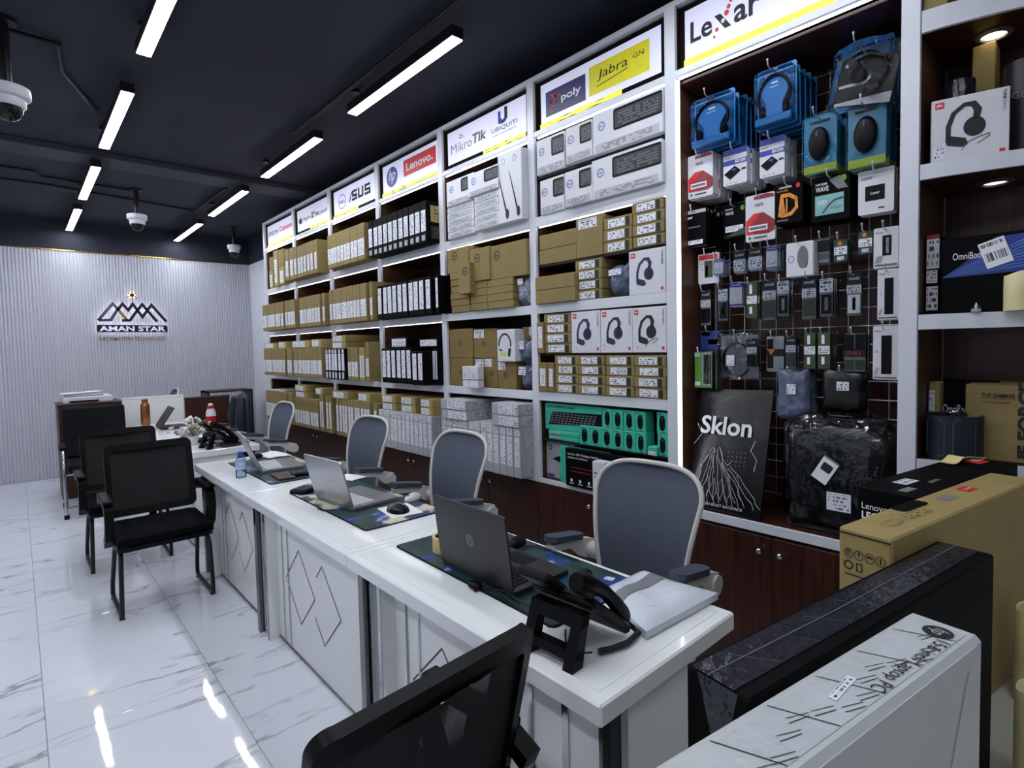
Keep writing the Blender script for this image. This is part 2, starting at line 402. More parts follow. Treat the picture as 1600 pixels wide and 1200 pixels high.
def rrect(x0, y0, x1, y1, r, n=4):
    out = []
    for cx, cy, a in ((x1-r, y1-r, 0), (x0+r, y1-r, 90), (x0+r, y0+r, 180), (x1-r, y0+r, 270)):
        out += [(cx+r*math.cos(R(a+90*i/n)), cy+r*math.sin(R(a+90*i/n))) for i in range(n+1)]
    return out
def stroke(pts, w, closed=False):
    """mitred outline quads along a 2D polyline"""
    n = len(pts); V = [Vector(p) for p in pts]; L_ = []; out = []
    ws = w if isinstance(w, (list, tuple)) else [w]*n
    for i in range(n):
        a = V[i]-V[i-1] if (i > 0 or closed) else V[1]-V[0]
        b = V[(i+1) % n]-V[i] if (i < n-1 or closed) else V[-1]-V[-2]
        a.normalize(); b.normalize(); t = a+b
        if t.length < 1e-6: t = b.copy()
        t.normalize(); nn = Vector((-t.y, t.x)); c = max(.35, nn.dot(Vector((-a.y, a.x))))
        L_.append((V[i]+nn*ws[i]/2/c, V[i]-nn*ws[i]/2/c))
    for i in range(n if closed else n-1):
        j = (i+1) % n; out.append([tuple(L_[i][0]), tuple(L_[i][1]), tuple(L_[j][1]), tuple(L_[j][0])])
    return out
def arc(cx, cy, rx, ry, a0, a1, n=14): return [(cx+rx*math.cos(R(a0+(a1-a0)*i/n)), cy+ry*math.sin(R(a0+(a1-a0)*i/n))) for i in range(n+1)]
def shapes(name, parent, F, polys, m, off=.0011, key=None, t=0.):
    me = CACHE.get(('sh', key, m, t)) if key else None
    if not me:
        b = B()
        for p in polys:
            if t > 0: b.prism(p, (0, 0, 0), (1, 0, 0), (0, 1, 0), (0, 0, 1), 0, t)
            else: b.add([(x, y, 0) for x, y in p], [tuple(range(len(p)))])
        me = bpy.data.meshes.new(name); me.from_pydata(b.v, [], b.f); me.materials.append(MATS[m])
        if t <= 0:
            bm = bmesh.new(); bm.from_mesh(me)
            for f in bm.faces:
                f.normal_update()
                if f.normal.z < 0: f.normal_flip()
            bm.to_mesh(me); bm.free()
        if key: CACHE['sh', key, m, t] = me
    o = link(name, me, parent); o.matrix_local = F @ Matrix.Translation((0, 0, off)); return o
def text_mesh(s, m, bold=0., shear=0., ext=0.):
    k = ('tx', s, m, bold, shear, ext)
    if k not in CACHE:
        c = bpy.data.curves.new('lettering', 'FONT'); c.body = s; c.size = 1; c.resolution_u = 3; c.offset = bold; c.shear = shear
        c.extrude = 0
        o = bpy.data.objects.new('tmp', c); COL.objects.link(o)
        me = bpy.data.meshes.new_from_object(o, depsgraph=None); bpy.data.objects.remove(o)
        xs = [v.co.x for v in me.vertices] or [0, 1]; ys = [v.co.y for v in me.vertices] or [0, 1]
        x0, x1, y0, y1 = min(xs), max(xs), min(ys), max(ys)
        for v in me.vertices: v.co.x = (v.co.x-(x0+x1)/2)/max(1e-6, x1-x0); v.co.y = (v.co.y-(y0+y1)/2)/max(1e-6, y1-y0)
        me.materials.clear(); me.materials.append(MATS[m]); me.name = 'lettering'; CACHE[k] = me
    return CACHE[k]
def text(s, parent, F, cx, cy, w, h, m, bold=0., shear=0., off=.0014, rot=0., name='lettering'):
    o = link(name, text_mesh(s, m, bold, shear), parent)
    o.matrix_local = F @ Matrix.Translation((cx, cy, off)) @ Matrix.Rotation(R(rot), 4, 'Z') @ Matrix.Diagonal((w, h, 1, 1)); return o
ORD = ['first', 'second', 'third', 'fourth', 'fifth', 'sixth', 'seventh', 'eighth', 'ninth', 'tenth', 'eleventh', 'twelfth', 'thirteenth', 'fourteenth', 'fifteenth', 'sixteenth']
def body_mesh(d, m, c=.003):
    k = ('bd', round(d[0], 4), round(d[1], 4), round(d[2], 4), m, c)
    if k not in CACHE: CACHE[k] = B().box(0, d[0], -d[1]/2, d[1]/2, 0, d[2], c).mesh('carton', m)
    return CACHE[k]
def carton(name, label, cat, loc, d, m, rz=0., grp=None, dec=(), c=.003):
    """a box whose printed front faces -x; origin bottom centre of its front; dec=(face,u0,v0,u1,v1,material,part)"""
    o = tag(link(name, body_mesh(d, m, c), None, loc, rz), label, cat, grp)
    for face, u0, v0, u1, v1, mm, nm in dec:
        w, h = {'f': (d[1], d[2]), 's': (d[0], d[2]), 't': (d[1], d[0])}[face]
        plate(nm, o, FR[face](d), u0*w, v0*h, (u1-u0)*w, (v1-v0)*h, mm)
    return o
# ================================================================== ROOM
CEIL, WX0, WX1, WY0, WY1 = 3.22, -2.6, 2.66, -3.0, 9.06
CLAD = 2.84
fl = struct(bx('floor', 'grout', WX0, WX1, WY0, WY1, -.06, -.004, c=0))
tm = B().box(0, .5975, 0, 1.1975, -.02, 0, .001).mesh('tile', 'marble')
for i in range(-5, 5):
    for j in range(-5, 6):
        x, y = .02+.6*i+.00125, 2.872+1.2*j+.00125
        if x+.3 < WX0 or x+.4 > WX1+.3 or y+.6 < WY0 or y > WY1-.1: continue
        link('tile', tm, fl, (x, y, 0))
struct(bx('ceiling', 'ceiling_black', WX0, WX1, WY0, WY1, CEIL, CEIL+.1, c=0))
wb = struct(bx('wall_back', 'white_paint', WX0-.1, WX1+.1, WY1+.012, WY1+.15, -.06, CLAD, c=0))
bx('upper_panel', 'ceiling_black', WX0-.1, WX1+.1, WY1-.006, WY1+.15, CLAD, CEIL, wb, 0)
bx('cap_strip', 'gold', .0, 2.45, WY1-.012, WY1+.012, CLAD-.004, CLAD+.012, wb, .002)
sl = B().prism([(-.0135, .014), (-.0095, 0), (.0095, 0), (.0135, .014)], (0, 0, 0), (1, 0, 0), (0, 1, 0), (0, 0, 1), 0, CLAD-.006).mesh('slat', 'slat_white')
x = WX0+.02
while x < WX1-.01:
    link('slat', sl, wb, (x, WY1-.002, .004)); x += .0335
wr = struct(bx('wall_right', 'white_paint', WX1, WX1+.12, WY0, WY1+.15, -.06, CLAD, c=0))
bx('upper_panel', 'ceiling_black', WX1-.004, WX1+.12, WY0, WY1, CLAD, CEIL, wr, 0)
wl = struct(bx('wall_left', 'white_paint', WX0-.12, WX0, WY0, WY1+.15, -.06, CLAD, c=0))
bx('upper_panel', 'ceiling_black', WX0-.12, WX0+.004, WY0, WY1, CLAD, CEIL, wl, 0)
wf = struct(bx('wall_front', 'white_paint', WX0-.1, WX1+.1, WY0-.12, WY0, -.06, CLAD, c=0))
bx('upper_panel', 'ceiling_black', WX0-.1, WX1+.1, WY0-.12, WY0+.004, CLAD, CEIL, wf, 0)
struct(bx('trim_1', 'beam_grey', WX0, WX1-.005, 5.84, 6.16, 3.17, CEIL-.001, c=.004))
# ---------------------------------------------------------------- ceiling battens
def batten(x, y0, y1, label, seen=True):
    t = thing('ceiling_light', label, 'light', (x, (y0+y1)/2, 3.08), 0, 'linear ceiling lights')
    L = (y1-y0)/2
    bx('housing', 'black_metal', -.036, .036, -L-.004, L+.004, .004, .062, t, .003)
    bx('diffuser', 'lamp_glow', -.031, .031, -L, L, 0, .0045, t, .001)
    for s in (-1, 1):
        B().cyl((0, s*L*.72, .06), (0, s*L*.72, CEIL-3.08), .0012, n=5).build('suspension_wire', 'black_metal', t)
        B().tube([(0, s*L*.72, CEIL-3.081), (.012, s*L*.72+.02, CEIL-3.10), (.02, s*L*.72+.045, CEIL-3.13), (.03, s*L*.72+.03, CEIL-3.155), (.02, s*L*.72+.01, CEIL-3.13), (.0, s*L*.72+.03, CEIL-3.1)], .003, 5).build('power_cord', 'cable_grey', t)
    B().lathe([(.03, 0), (.03, .02), (.012, .024)], 0, L*.9, CEIL-3.105, 10).build('ceiling_rose', 'black_metal', t)
    return t
YL = [(.55, 1.75, 'over the near desk end'), (2.33, 3.52, 'nearest in view'), (4.08, 5.28, 'second from the camera'), (5.85, 7.12, 'third from the camera'), (7.65, 8.97, 'nearest the far wall')]
for y0, y1, w in YL:
    batten(1.712, y0, y1, 'white linear ceiling light in the right row, '+w)
    batten(.565, y0, y1, 'white linear ceiling light in the left row, '+w)
    batten(-.95, y0, y1, 'white linear ceiling light in the unseen far left row, '+w)  # out-of-view row, added to light the room from the left
batten(.565, -1.2, 0, 'white linear ceiling light added to the left row, unseen behind the camera'); batten(-.95, -1.2, 0, 'white linear ceiling light added to the unseen far left row, behind the camera')  # two unseen lights added to brighten the near shelf faces
# ---------------------------------------------------------------- dome cameras, conduits
def dome(x, y, ztop, zdome, r, label):
    t = thing('security_camera', label, 'security camera', (x, y, ztop), 0)
    h = ztop-zdome
    B().lathe([(r*.62, 0), (r*.62, -.018), (r*.3, -.022)], n=16).build('mounting_plate', 'black_metal', t, smooth=True)
    B().cyl((0, 0, -.01), (0, 0, -h+.02), r*.26, n=12).build('drop_pole', 'black_metal', t, smooth=True)
    B().lathe([(r*.5, -h+.03), (r*.98, -h+.022), (r, -h+.012), (r, -h-.022), (r*.93, -h-.03), (r*.78, -h-.034), (r*.78, -h-.066), (r*.7, -h-.076)], n=24).build('housing', 'cam_white', t, smooth=True)
    B().lathe([(r*.66, -h-.072), (r*.62, -h-.1), (r*.5, -h-.124), (r*.3, -h-.14), (r*.05, -h-.146)], n=20).build('dome_glass', 'screen_black', t, smooth=True)
    for k in range(3):
        B().ball((r*.36*math.cos(2.1*k+3.6), r*.36*math.sin(2.1*k+3.6), -h-.125), .007, .007, .006, 8, 5).build('lens', 'silver', t)
    return t
dome(.03, 3.87, CEIL, 2.86, .095, 'white dome security camera on a black pole, cut by the left picture edge')
dome(.985, 6.95, CEIL, 2.935, .088, 'white dome security camera on a black pole, above the wall logo')
dome(2.24, 8.25, CEIL, 2.95, .08, 'small white dome security camera in the far right ceiling corner')
def pipe(pts, r, label): tag(B().tube(pts, r, 8).build('ceiling_conduit', 'black_metal', smooth=True), label, 'pipe')
pipe([(-2.5, 6.75, 3.2), (.2, 6.75, 3.2), (.25, 6.9, 3.2), (.95, 6.95, 3.2)], .012, 'black ceiling conduit running to the middle security camera')
pipe([(-2.5, 7.25, 3.2), (.3, 7.2, 3.2), (1.62, 7.5, 3.2), (1.66, 6.3, 3.2)], .012, 'bent black ceiling conduit beside the farther right ceiling lights')
pipe([(-2.5, 3.8, 3.2), (.25, 3.95, 3.2), (.28, 4.3, 3.2), (.5, 4.9, 3.2)], .013, 'black ceiling conduit above the near left security camera')
pipe([(1.66, 1.9, 3.2), (1.66, 4.4, 3.2)], .014, 'straight black ceiling conduit over the nearest right ceiling light')
# ================================================================== SHELVING
XF, XB = 2.25, 2.645
POST = [7.07, 6.12, 5.195, 4.24, 3.31, 2.377, 1.445, .514]
TOPZ = 3.065
BOARD = [(2.21, 2.266), (1.71, 1.762), (1.203, 1.256), (.714, .742)]
BAYN = ['farthest bay', 'second farthest bay', 'third farthest bay', 'fourth farthest bay', 'bay beneath the two-name grey sign', 'bay beneath the blue-yellow sign', 'wire grid bay']
PW = .0275
def bay(i):
    y1, y0 = POST[i], POST[i+1]; a, b = y0+PW, y1-PW
    t = thing('shelf_unit', ('white edged wall shelf unit with dark interior, ' + BAYN[i]) if i != 6 else 'white edged wall unit with a wire grid of hanging packs', 'shelf', (XF, y1, .714))
    def px(name, m, x0, x1, ya, yb, z0, z1, c=.0015):
        bx(name, m, x0-XF, x1-XF, ya-y1, yb-y1, z0-.714, z1-.714, t, c)
    for y in ([y1, y0] if i == 6 else [y1]):
        px('post_trim', 'shelf_white', XF, XF+.02, y-PW, y+PW, .714, TOPZ)
        px('side_panel', 'wood_side', XF+.02, XB, y-PW+.004, y+PW-.004, .714, TOPZ-.002, 0)
    px('back_panel', 'wood' if i == 6 else 'wood_dark', XB, XB+.012, a, b, .714, TOPZ, 0)
    px('top_rail', 'shelf_white', XF+.0005, XB, a, b, 3.038, TOPZ)
    px('sign_rail', 'shelf_white', XF+.0005, XF+.04, a, b, 2.722, 2.752)
    px('sign_floor', 'wood_dark', XF+.04, XB, a, b, 2.73, 2.75, 0)
    px('sign_back', 'wood_dark', XF+.09, XF+.1, a, b, 2.75, 3.038, 0)
    px('led_strip', 'led_white', XF+.02, XF+.028, a+.01, b-.01, 2.7165, 2.7225, .001)
    for k, (z0, z1) in enumerate(BOARD):
        if i == 6 and k < 3: continue
        if i == 6: z0, z1 = .722, .762
        px('shelf_board', 'wood', XF+.012, XB, a, b, z0+.004, z1-.0005, 0)
        px('edge_trim', 'shelf_white', XF, XF+.012, a, b, z0, z1)
        if k == 0 or (k == 1 and i < 4): px('led_strip', 'led_white', XF+.018, XF+.026, a+.01, b-.01, z0-.003, z0+.0035, .001)
    if i == 6:
        px('led_strip', 'led_white', XF+.006, XF+.014, y1-PW-.016, y1-PW-.006, .77, 2.71, .001)
        px('ceiling_board', 'wood', XF+.04, XB, a, b, 2.70, 2.712, 0)
    if i == 5:
        for z0, z1 in ((2.482, 2.497), (1.978, 1.99), (1.468, 1.479), (.966, .978)):
            px('inner_board', 'black_metal', XF+.02, XB, a, b, z0, z1, .001)
    # base cabinet
    c = thing('base_cabinet', 'dark walnut base cabinet with two doors, ' + (BAYN[i] if i < 4 else ['', '', '', '', 'second cabinet left of the hung packs', 'cabinet next left of the hung packs', 'beneath the hung packs'][i]), 'cabinet', (XF, (y0+y1)/2, 0))
    hw = (y1-y0)/2-.001; zt = .712
    bx('carcass', 'wood', .02, XB-XF, -hw, hw, .08, zt, c, 0)
    bx('plinth', 'black_metal', .05, .07, -hw, hw, 0, .08, c, 0)
    for s, (p, q) in ((1, (.0015, hw)), (-1, (-hw, -.0015))):
        dd = bx('door', 'wood', 0, .0185, p, q, .085, zt-.004, c, .001)
        ky = .043*s
        B().cyl((0, ky, .652), (-.018, ky, .652), .006, n=8).build('knob_stem', 'chrome', dd)
        B().ball((-.024, ky, .652), .012, .013, .013, 12, 8).build('knob', 'chrome', dd, smooth=True)
    return t
for i in range(7): bay(i)
# ---------------------------------------------------------------- signs
SIGNL = ['lit white sign lettered navy and red, farthest from camera', 'lit white sign with black fruit logo and coloured squares', 'lit white sign with ring logo and angular black name', 'lit white sign with blue round logo and red block', 'lit white sign with thin grey names and blue U', 'lit white sign with navy and yellow blocks', 'big lit white sign with red dotted black name, nearest']
zz = random.Random(3)
for i in range(7):
    y1, y0 = POST[i]-PW-.035, POST[i+1]+PW+.035
    w, z0, z1 = y1-y0, 2.79, 3.008; h = z1-z0
    t = thing('brand_sign', SIGNL[i], 'sign', (XF+.03, y1, z0))
    bx('light_box', 'carton_black', .001, .05, -w-.03, .03, -.034, h+.026, t, .002)
    F = frame((0, 0, 0), (0, -1, 0), (0, 0, 1))
    plate('sign_face', t, F, 0, 0, w, h, 'sign_face', .0004)
    T = lambda s, u0, u1, v0, v1, m, **k: text(s, t, F, (u0+u1)/2*w, (v0+v1)/2*h, (u1-u0)*w, (v1-v0)*h, m, **k)
    S = lambda nm, polys, m, o=.0011: shapes(nm, t, F, [[(x*w, y*h) for x, y in p] for p in polys], m, o)
    if i == 0:
        T('EPSON', .05, .43, .42, .66, 'navy', bold=.03); T('EXCEED YOUR VISION', .06, .42, .29, .34, 'navy'); T('Canon', .48, .95, .44, .7, 'red_ink', bold=.035)
    if i == 1:
        ap = [(.045+.13*x, .33+.3*y) for x, y in [(.5, .1), (.35, .0), (.18, .12), (.04, .42), (.05, .72), (.2, .9), (.38, .9), (.5, .84), (.65, .92), (.82, .9), (.95, .78), (.84, .66), (.82, .5), (.88, .36), (.99, .28), (.86, .08), (.7, 0)]]
        S('fruit_mark', [ap, [(.105, .61), (.115, .68), (.135, .7), (.13, .63)]], 'ink')
        T('Apple', .2, .44, .36, .6, 'ink', bold=.01)
        for k, (a, b, m) in enumerate(((0, 1, 'red_ink'), (1, 1, 'green_ink'), (0, 0, 'blue_ink'), (1, 0, 'yellow_ink'))):
            S('colour_square', [rect(.47+a*.065, .36+b*.15, .53+a*.065, .5+b*.15)], m)
        T('Microsoft', .62, .97, .38, .58, 'ink', bold=.01)
    if i == 2:
        e = ell(.215, .47, .095, .28, 30)
        shapes('ring_mark', t, F, stroke([(x*w, y*h) for x, y in e], .008, True), 'blue_ink')
        T('DELL', .14, .29, .4, .53, 'blue_ink', bold=.03)
        A = [[(.38, .32), (.42, .32), (.47, .66), (.5, .66), (.5, .72), (.46, .72)], [(.45, .68), (.6, .68), (.6, .74), (.46, .74)]]
        S('slant_stroke', [[(.38, .3), (.405, .3), (.475, .68), (.45, .68)], rect(.48, .62, .585, .72), rect(.465, .45, .58, .55), rect(.545, .3, .58, .54), rect(.455, .3, .57, .4), rect(.465, .48, .5, .7),
          rect(.605, .34, .64, .72), rect(.605, .3, .725, .4), rect(.695, .36, .73, .72), rect(.765, .62, .885, .72), rect(.76, .48, .795, .7), rect(.765, .45, .885, .55), rect(.85, .3, .885, .52), rect(.755, .3, .88, .4)], 'ink')
    if i == 3:
        S('round_mark', [ell(.185, .5, .11, .36, 30)], 'blue_ink'); T('hp', .115, .255, .26, .78, 'paper', shear=.35, bold=.01, off=.002)
        S('name_block', [rect(.41, .3, .97, .86)], 'red_ink'); T('Lenovo.', .46, .92, .45, .73, 'paper', bold=.02, off=.002)
    if i == 4:
        T('Mikro', .05, .34, .3, .58, 'ink_grey', bold=-.006); T('Tik', .35, .53, .33, .62, 'ink_grey', bold=.035, shear=.1)
        shapes('wave_mark', t, F, stroke([(x*w, y*h) for x, y in arc(.17, .62, .035, .1, 20, 100)], .006)+stroke([(x*w, y*h) for x, y in arc(.17, .62, .06, .17, 20, 90)], .006), 'ink_grey')
        S('letter_mark', [[(.68, .56), (.72, .52), (.735, .62), (.71, .7), (.71, .9), (.68, .9)]], 'blue_ink')
        S('letter_mark', [[(.72, .52), (.76, .54), (.79, .62), (.79, .95), (.755, .95), (.755, .66), (.735, .62)]], 'ink')
        T('UBIQUITI', .6, .9, .34, .48, 'ink_grey', bold=.012); T('NETWORKS', .61, .89, .24, .29, 'ink_grey')
    if i == 5:
        S('navy_block', [rect(.05, .13, .42, .76)], 'navy'); T('poly', .2, .38, .32, .56, 'paper', bold=.02, off=.002)
        shapes('swirl_mark', t, F, stroke([(x*w, y*h) for x, y in [(.1, .25), (.1, .55)]], .008)+stroke([(x*w, y*h) for x, y in ell(.128, .47, .028, .13, 16)], .008, True)+stroke([(x*w, y*h) for x, y in [(.09, .64), (.13, .63), (.155, .5)]], .008)+stroke([(x*w, y*h) for x, y in [(.15, .42), (.185, .6)]], .008), 'red_ink', .002)
        S('yellow_block', [rect(.45, .16, .92, .84)], 'yellow_ink'); T('Jabra', .52, .76, .42, .68, 'ink', shear=.15, off=.002); T('GN', .8, .88, .56, .67, 'ink', off=.002)
        shapes('dotted_line', t, F, [ell((.52+.013*k)*w, (.32+.1*(k/18))*h, .004, .004, 6) for k in range(19)], 'ink', .002)
    if i == 6:
        T('Le', .035, .165, .3, .72, 'ink', bold=.02); T('ar', .288, .43, .3, .62, 'ink', bold=.02)
        S('cross_stroke', [[(.178, .62), (.213, .62), (.273, .3), (.238, .3)]], 'ink')
        for k, (uu, vv, rr) in enumerate(((.178, .22, .006), (.193, .34, .008), (.248, .58, .011), (.26, .68, .009), (.273, .78, .008), (.228, .46, .009))):
            shapes('red_dot', t, F, [ell(uu*w, vv*h, rr, rr*1.1, 12)], 'red_ink' if k < 5 else 'paper', .002)
    # yellow reflection in the glossy sign, built as a ragged glowing strip
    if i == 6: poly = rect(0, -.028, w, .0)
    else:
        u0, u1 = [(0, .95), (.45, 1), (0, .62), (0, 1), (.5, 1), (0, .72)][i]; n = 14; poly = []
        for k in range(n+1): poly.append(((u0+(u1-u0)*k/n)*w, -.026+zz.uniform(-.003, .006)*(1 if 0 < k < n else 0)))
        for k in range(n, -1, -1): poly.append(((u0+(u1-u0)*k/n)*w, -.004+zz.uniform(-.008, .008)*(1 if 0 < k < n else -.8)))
    B().prism(poly, (-.006, 0, 0), (0, -1, 0), (0, 0, 1), (-1, 0, 0), 0, .004).build('reflection_strip', 'yellow_reflection', t)
# ---------------------------------------------------------------- wall logo
F = frame((0, 0, 0), (1, 0, 0), (0, 0, 1))
lg = thing('wall_logo', 'backlit mountain logo with dark name bar and gold letters', 'sign', (0, WY1-.06, 0))
def q(x, y):
    p = P(120+x*.10625, 440+y*.10625, Y=WY1-.06); return (p.x, p.z)
ST = [[(310, 575), (525, 325), (600, 405), (500, 565), (330, 570)], [(600, 415), (670, 330), (755, 420), (820, 332), (890, 420), (780, 572), (660, 572)], [(600, 405), (735, 565)],
      [(890, 425), (965, 520), (1035, 425), (960, 335), (890, 425)], [(1035, 425), (1095, 345), (1315, 590)], [(1035, 425), (1180, 590)]]
for k, s in enumerate(ST):
    pl = stroke([q(*p) for p in s], .034)
    shapes('mountain_stroke', lg, F, pl, 'gold' if k == 2 else 'dark_chrome' if k == 0 else 'inlay', 0, t=.012)
    shapes('backlight', lg, F, stroke([q(*p) for p in s], .02), 'halo_white', -.012, t=.006)
c0 = Vector(q(810, 200)); st = []
for k in range(6):
    a = R(30+60*k); u = Vector((math.cos(a), math.sin(a))); v = Vector((-u.y, u.x)); L = .085 if k % 3 != 1 else .1
    st.append([tuple(c0-v*.014), tuple(c0+u*L), tuple(c0+v*.014)])
shapes('star', lg, F, st, 'gold', 0, t=.01)
shapes('backlight', lg, F, [ell(c0.x, c0.y, .04, .04)], 'halo_white', -.012, t=.006)
a, b = q(295, 745), q(1330, 645)
shapes('name_bar', lg, F, [rrect(a[0], a[1], b[0], b[1], .02)], 'inlay', 0, t=.014)
shapes('backlight', lg, F, [rrect(a[0]+.01, a[1]+.01, b[0]-.01, b[1]-.01, .02)], 'halo_white', -.012, t=.006)
text('AMAN STAR', lg, F, (a[0]+b[0])/2, (a[1]+b[1])/2, (b[0]-a[0])*.93, (b[1]-a[1])*.72, 'sign_face', bold=.03, off=.0155)
a, b = q(330, 872), q(1312, 812)
text('INFORMATION TECHNOLOGY', lg, F, (a[0]+b[0])/2, (a[1]+b[1])/2, b[0]-a[0], b[1]-a[1], 'gold', bold=.012, off=.012)
# ================================================================== STOCK ON THE SHELVES
TIER = ['top shelf', 'second shelf', 'third shelf', 'bottom shelf']
ZT = [2.266, 1.762, 1.256, .742]
BN = BAYN[:4] + ['bay under grey-lettered sign', 'bay under blue-yellow sign']
def span(pl, pr, xf):
    a, b = P(*pl, X=xf), P(*pr, X=xf); return a.y, b.y, (a.z+b.z)/2
KIND = {
 'bl': ('kraft', 'brown upright laptop carton with label', [('f', .06, .13, .94, .58, 'label_v', 'shipping_label'), ('s', .1, .08, .5, .2, 'print_kraft', 'side_print')]),
 'bm': ('kraft', 'brown upright laptop carton with label', [('f', .18, .13, .82, .62, 'label_v', 'shipping_label'), ('f', .2, .86, .8, .94, 'print_kraft', 'top_print')]),
 'bn': ('kraft_tan', 'tan upright carton with pale label', [('f', .2, .1, .8, .75, 'label_v', 'shipping_label')]),
 'bp': ('kraft', 'brown upright carton with label and print', [('f', .08, .12, .92, .56, 'label_v', 'shipping_label'), ('f', .05, .74, .95, .9, 'print_kraft', 'top_print')]),
 'bw': ('kraft', 'brown upright carton with long white label', [('f', .16, .12, .84, .82, 'label_long', 'shipping_label')]),
 'as': ('carton_black', 'black upright laptop carton with white label', [('f', .14, .27, .9, .78, 'label_v', 'shipping_label'), ('f', .2, .05, .75, .18, 'print_grey', 'foot_label'), ('s', .08, .5, .9, .9, 'print_tan', 'side_print'), ('s', .08, .1, .9, .4, 'print_black', 'side_print')]),
 'bk': ('carton_black', 'black upright carton with white label', [('f', .14, .16, .86, .93, 'label_long', 'shipping_label')]),
 'kb': ('carton_black', 'black upright carton with two white labels', [('f', .12, .3, .88, .84, 'label_long', 'shipping_label'), ('f', .2, .86, .8, .97, 'label_small', 'top_label'), ('f', .2, .04, .7, .24, 'label_small', 'foot_label')]),
 'hg': ('carton_grey', 'grey upright laptop carton with white labels', [('f', .1, .84, .9, .98, 'label_small', 'top_label'), ('f', .14, .22, .86, .8, 'label_long', 'shipping_label'), ('s', .1, .6, .9, .8, 'print_grey', 'side_print'), ('s', .1, .06, .9, .2, 'print_grey', 'side_print')]),
 'fb': ('kraft_tan', 'flat brown carton with barcode label', [('f', .08, .14, .74, .88, 'label_h', 'shipping_label')]),
 'fk': ('carton_black', 'flat black carton with barcode label', [('f', .1, .14, .92, .88, 'label_h', 'shipping_label')]),
 'fg': ('carton_grey', 'flat grey carton with barcode label', [('f', .28, .1, .8, .9, 'label_h', 'shipping_label'), ('f', .82, .1, .99, .9, 'label_small', 'mark_label'), ('s', .1, .2, .7, .8, 'print_grey', 'side_print')]),
 'sm': ('kraft', 'small labelled brown carton', [('f', .16, .14, .74, .84, 'label_small', 'shipping_label'), ('f', .77, .08, .9, .84, 'ink', 'dark_corner')]),
 'fp': ('kraft', 'flat plain brown carton', []),
 'kt': ('carton_teal', 'flat teal carton', [('f', .05, .3, .4, .75, 'print_grey', 'front_print')]),
 'kw': ('carton_white', 'flat white keyboard carton', [('f', .06, .15, .94, .85, 'print_grey', 'front_print')]),
}
NAME = {'bl': 'laptop_carton', 'bm': 'laptop_carton', 'bn': 'carton', 'bp': 'laptop_carton', 'bw': 'laptop_carton', 'as': 'laptop_carton', 'bk': 'laptop_carton', 'kb': 'laptop_carton', 'hg': 'laptop_carton',
        'fb': 'flat_carton', 'fk': 'flat_carton', 'fg': 'flat_carton', 'sm': 'small_carton', 'fp': 'flat_carton', 'kt': 'flat_carton', 'kw': 'keyboard_carton'}
LAST = {}
def roof(y, z0):
    lv = [.714, 1.203, 1.71, 2.21, 2.711]
    if POST[6] < y < POST[5]: lv += [.966, 1.468, 1.978, 2.482]
    return min(v for v in lv if v > z0+.03)-.002
def clear(y1, y0):
    """the stretches of y1..y0 that no shelf post blocks"""
    segs = [(y1, y0)]
    for p in POST:
        a, b = p+PW+.001, p-PW-.001; out = []
        for u, v in segs:
            if v >= a or u <= b: out.append((u, v)); continue
            if u-a > .03: out.append((u, a))
            if b-v > .03: out.append((b, v))
        segs = out
    return segs
def widest(y1, y0): return max(clear(y1, y0), key=lambda s_: s_[0]-s_[1])
def row(bay_, tier, kind, pl, pr, n, xf, z0=None, depth=None, h=None, extra=''):
    """n upright boxes side by side; pl / pr are the top corners of the row's front"""
    z0 = ZT[tier] if z0 is None else z0
    y1, y0, zt = span(pl, pr, xf); h = h or zt-z0; depth = depth or min(.46, XB-.004-xf); h = min(h, roof((y1+y0)/2, z0)-z0)
    y1 = min(y1, LAST.get((tier, round(z0, 2)), 99)); LAST[tier, round(z0, 2)] = y0-.001
    m, desc, dec = KIND[kind]
    segs = clear(y1, y0); tot = sum(a-b for a, b in segs); cells = []; left = n
    for q_, (a, b) in enumerate(segs):
        c_ = left if q_ == len(segs)-1 else max(0, min(left, round(n*(a-b)/tot))); left -= c_
        cells += [((a-(a-b)/c_*(j+.5)), (a-b)/c_) for j in range(c_)]
    for k, (yc, w) in enumerate(cells):
        hh = h*(1+random.uniform(-.004, .004))
        pos = ('%s from left, ' % ORD[k]) if n > 1 else ''
        carton(NAME[kind], f'{desc}{extra}, {pos}{TIER[tier]}, {BN[bay_-1]}', 'box', (xf+random.uniform(0, .006), yc, z0+.0005), (depth, w-.0015, round(h, 3)), m, 0, f'cartons on the {TIER[tier]}', dec)
    return z0+h
def stack(bay_, tier, kind, pl, pr, n, xf, z0, depth=None, h=None, extra='', jit=.006):
    """n flat boxes one on another; pl / pr are the top corners of the stack's front"""
    y1, y0, zt = span(pl, pr, xf); y1, y0 = widest(y1, y0); hh = min(h or (zt-z0), roof((y1+y0)/2, z0)-z0)/n; depth = depth or min(.4, XB-.004-xf)
    m, desc, dec = KIND[kind]
    for k in range(n):
        pos = ('' if n == 1 else ('lower of two, ' if k == 0 else 'upper of two, ') if n == 2 else '%s from bottom, ' % ORD[k])
        carton(NAME[kind], f'{desc}{extra}, {pos}{TIER[tier]}, {BN[bay_-1]}', 'box', (xf+random.uniform(0, jit), (y0+y1)/2+random.uniform(-jit, jit)*.5, z0+hh*k+.0005), (depth, y1-y0-.001, round(hh-.001, 4)), m, 0, f'cartons on the {TIER[tier]}', dec)
    return z0+hh*n
XP = 2.14
c4 = lambda u, v: (400+u*.1917, 250+v*.1917)
c5 = lambda u, v: (400+u*.20833, 430+v*.20833)
c8 = lambda u, v: (400+u*.15, 500+v*.15)
d7 = lambda u, v: (570+u*.175, 610+v*.175)
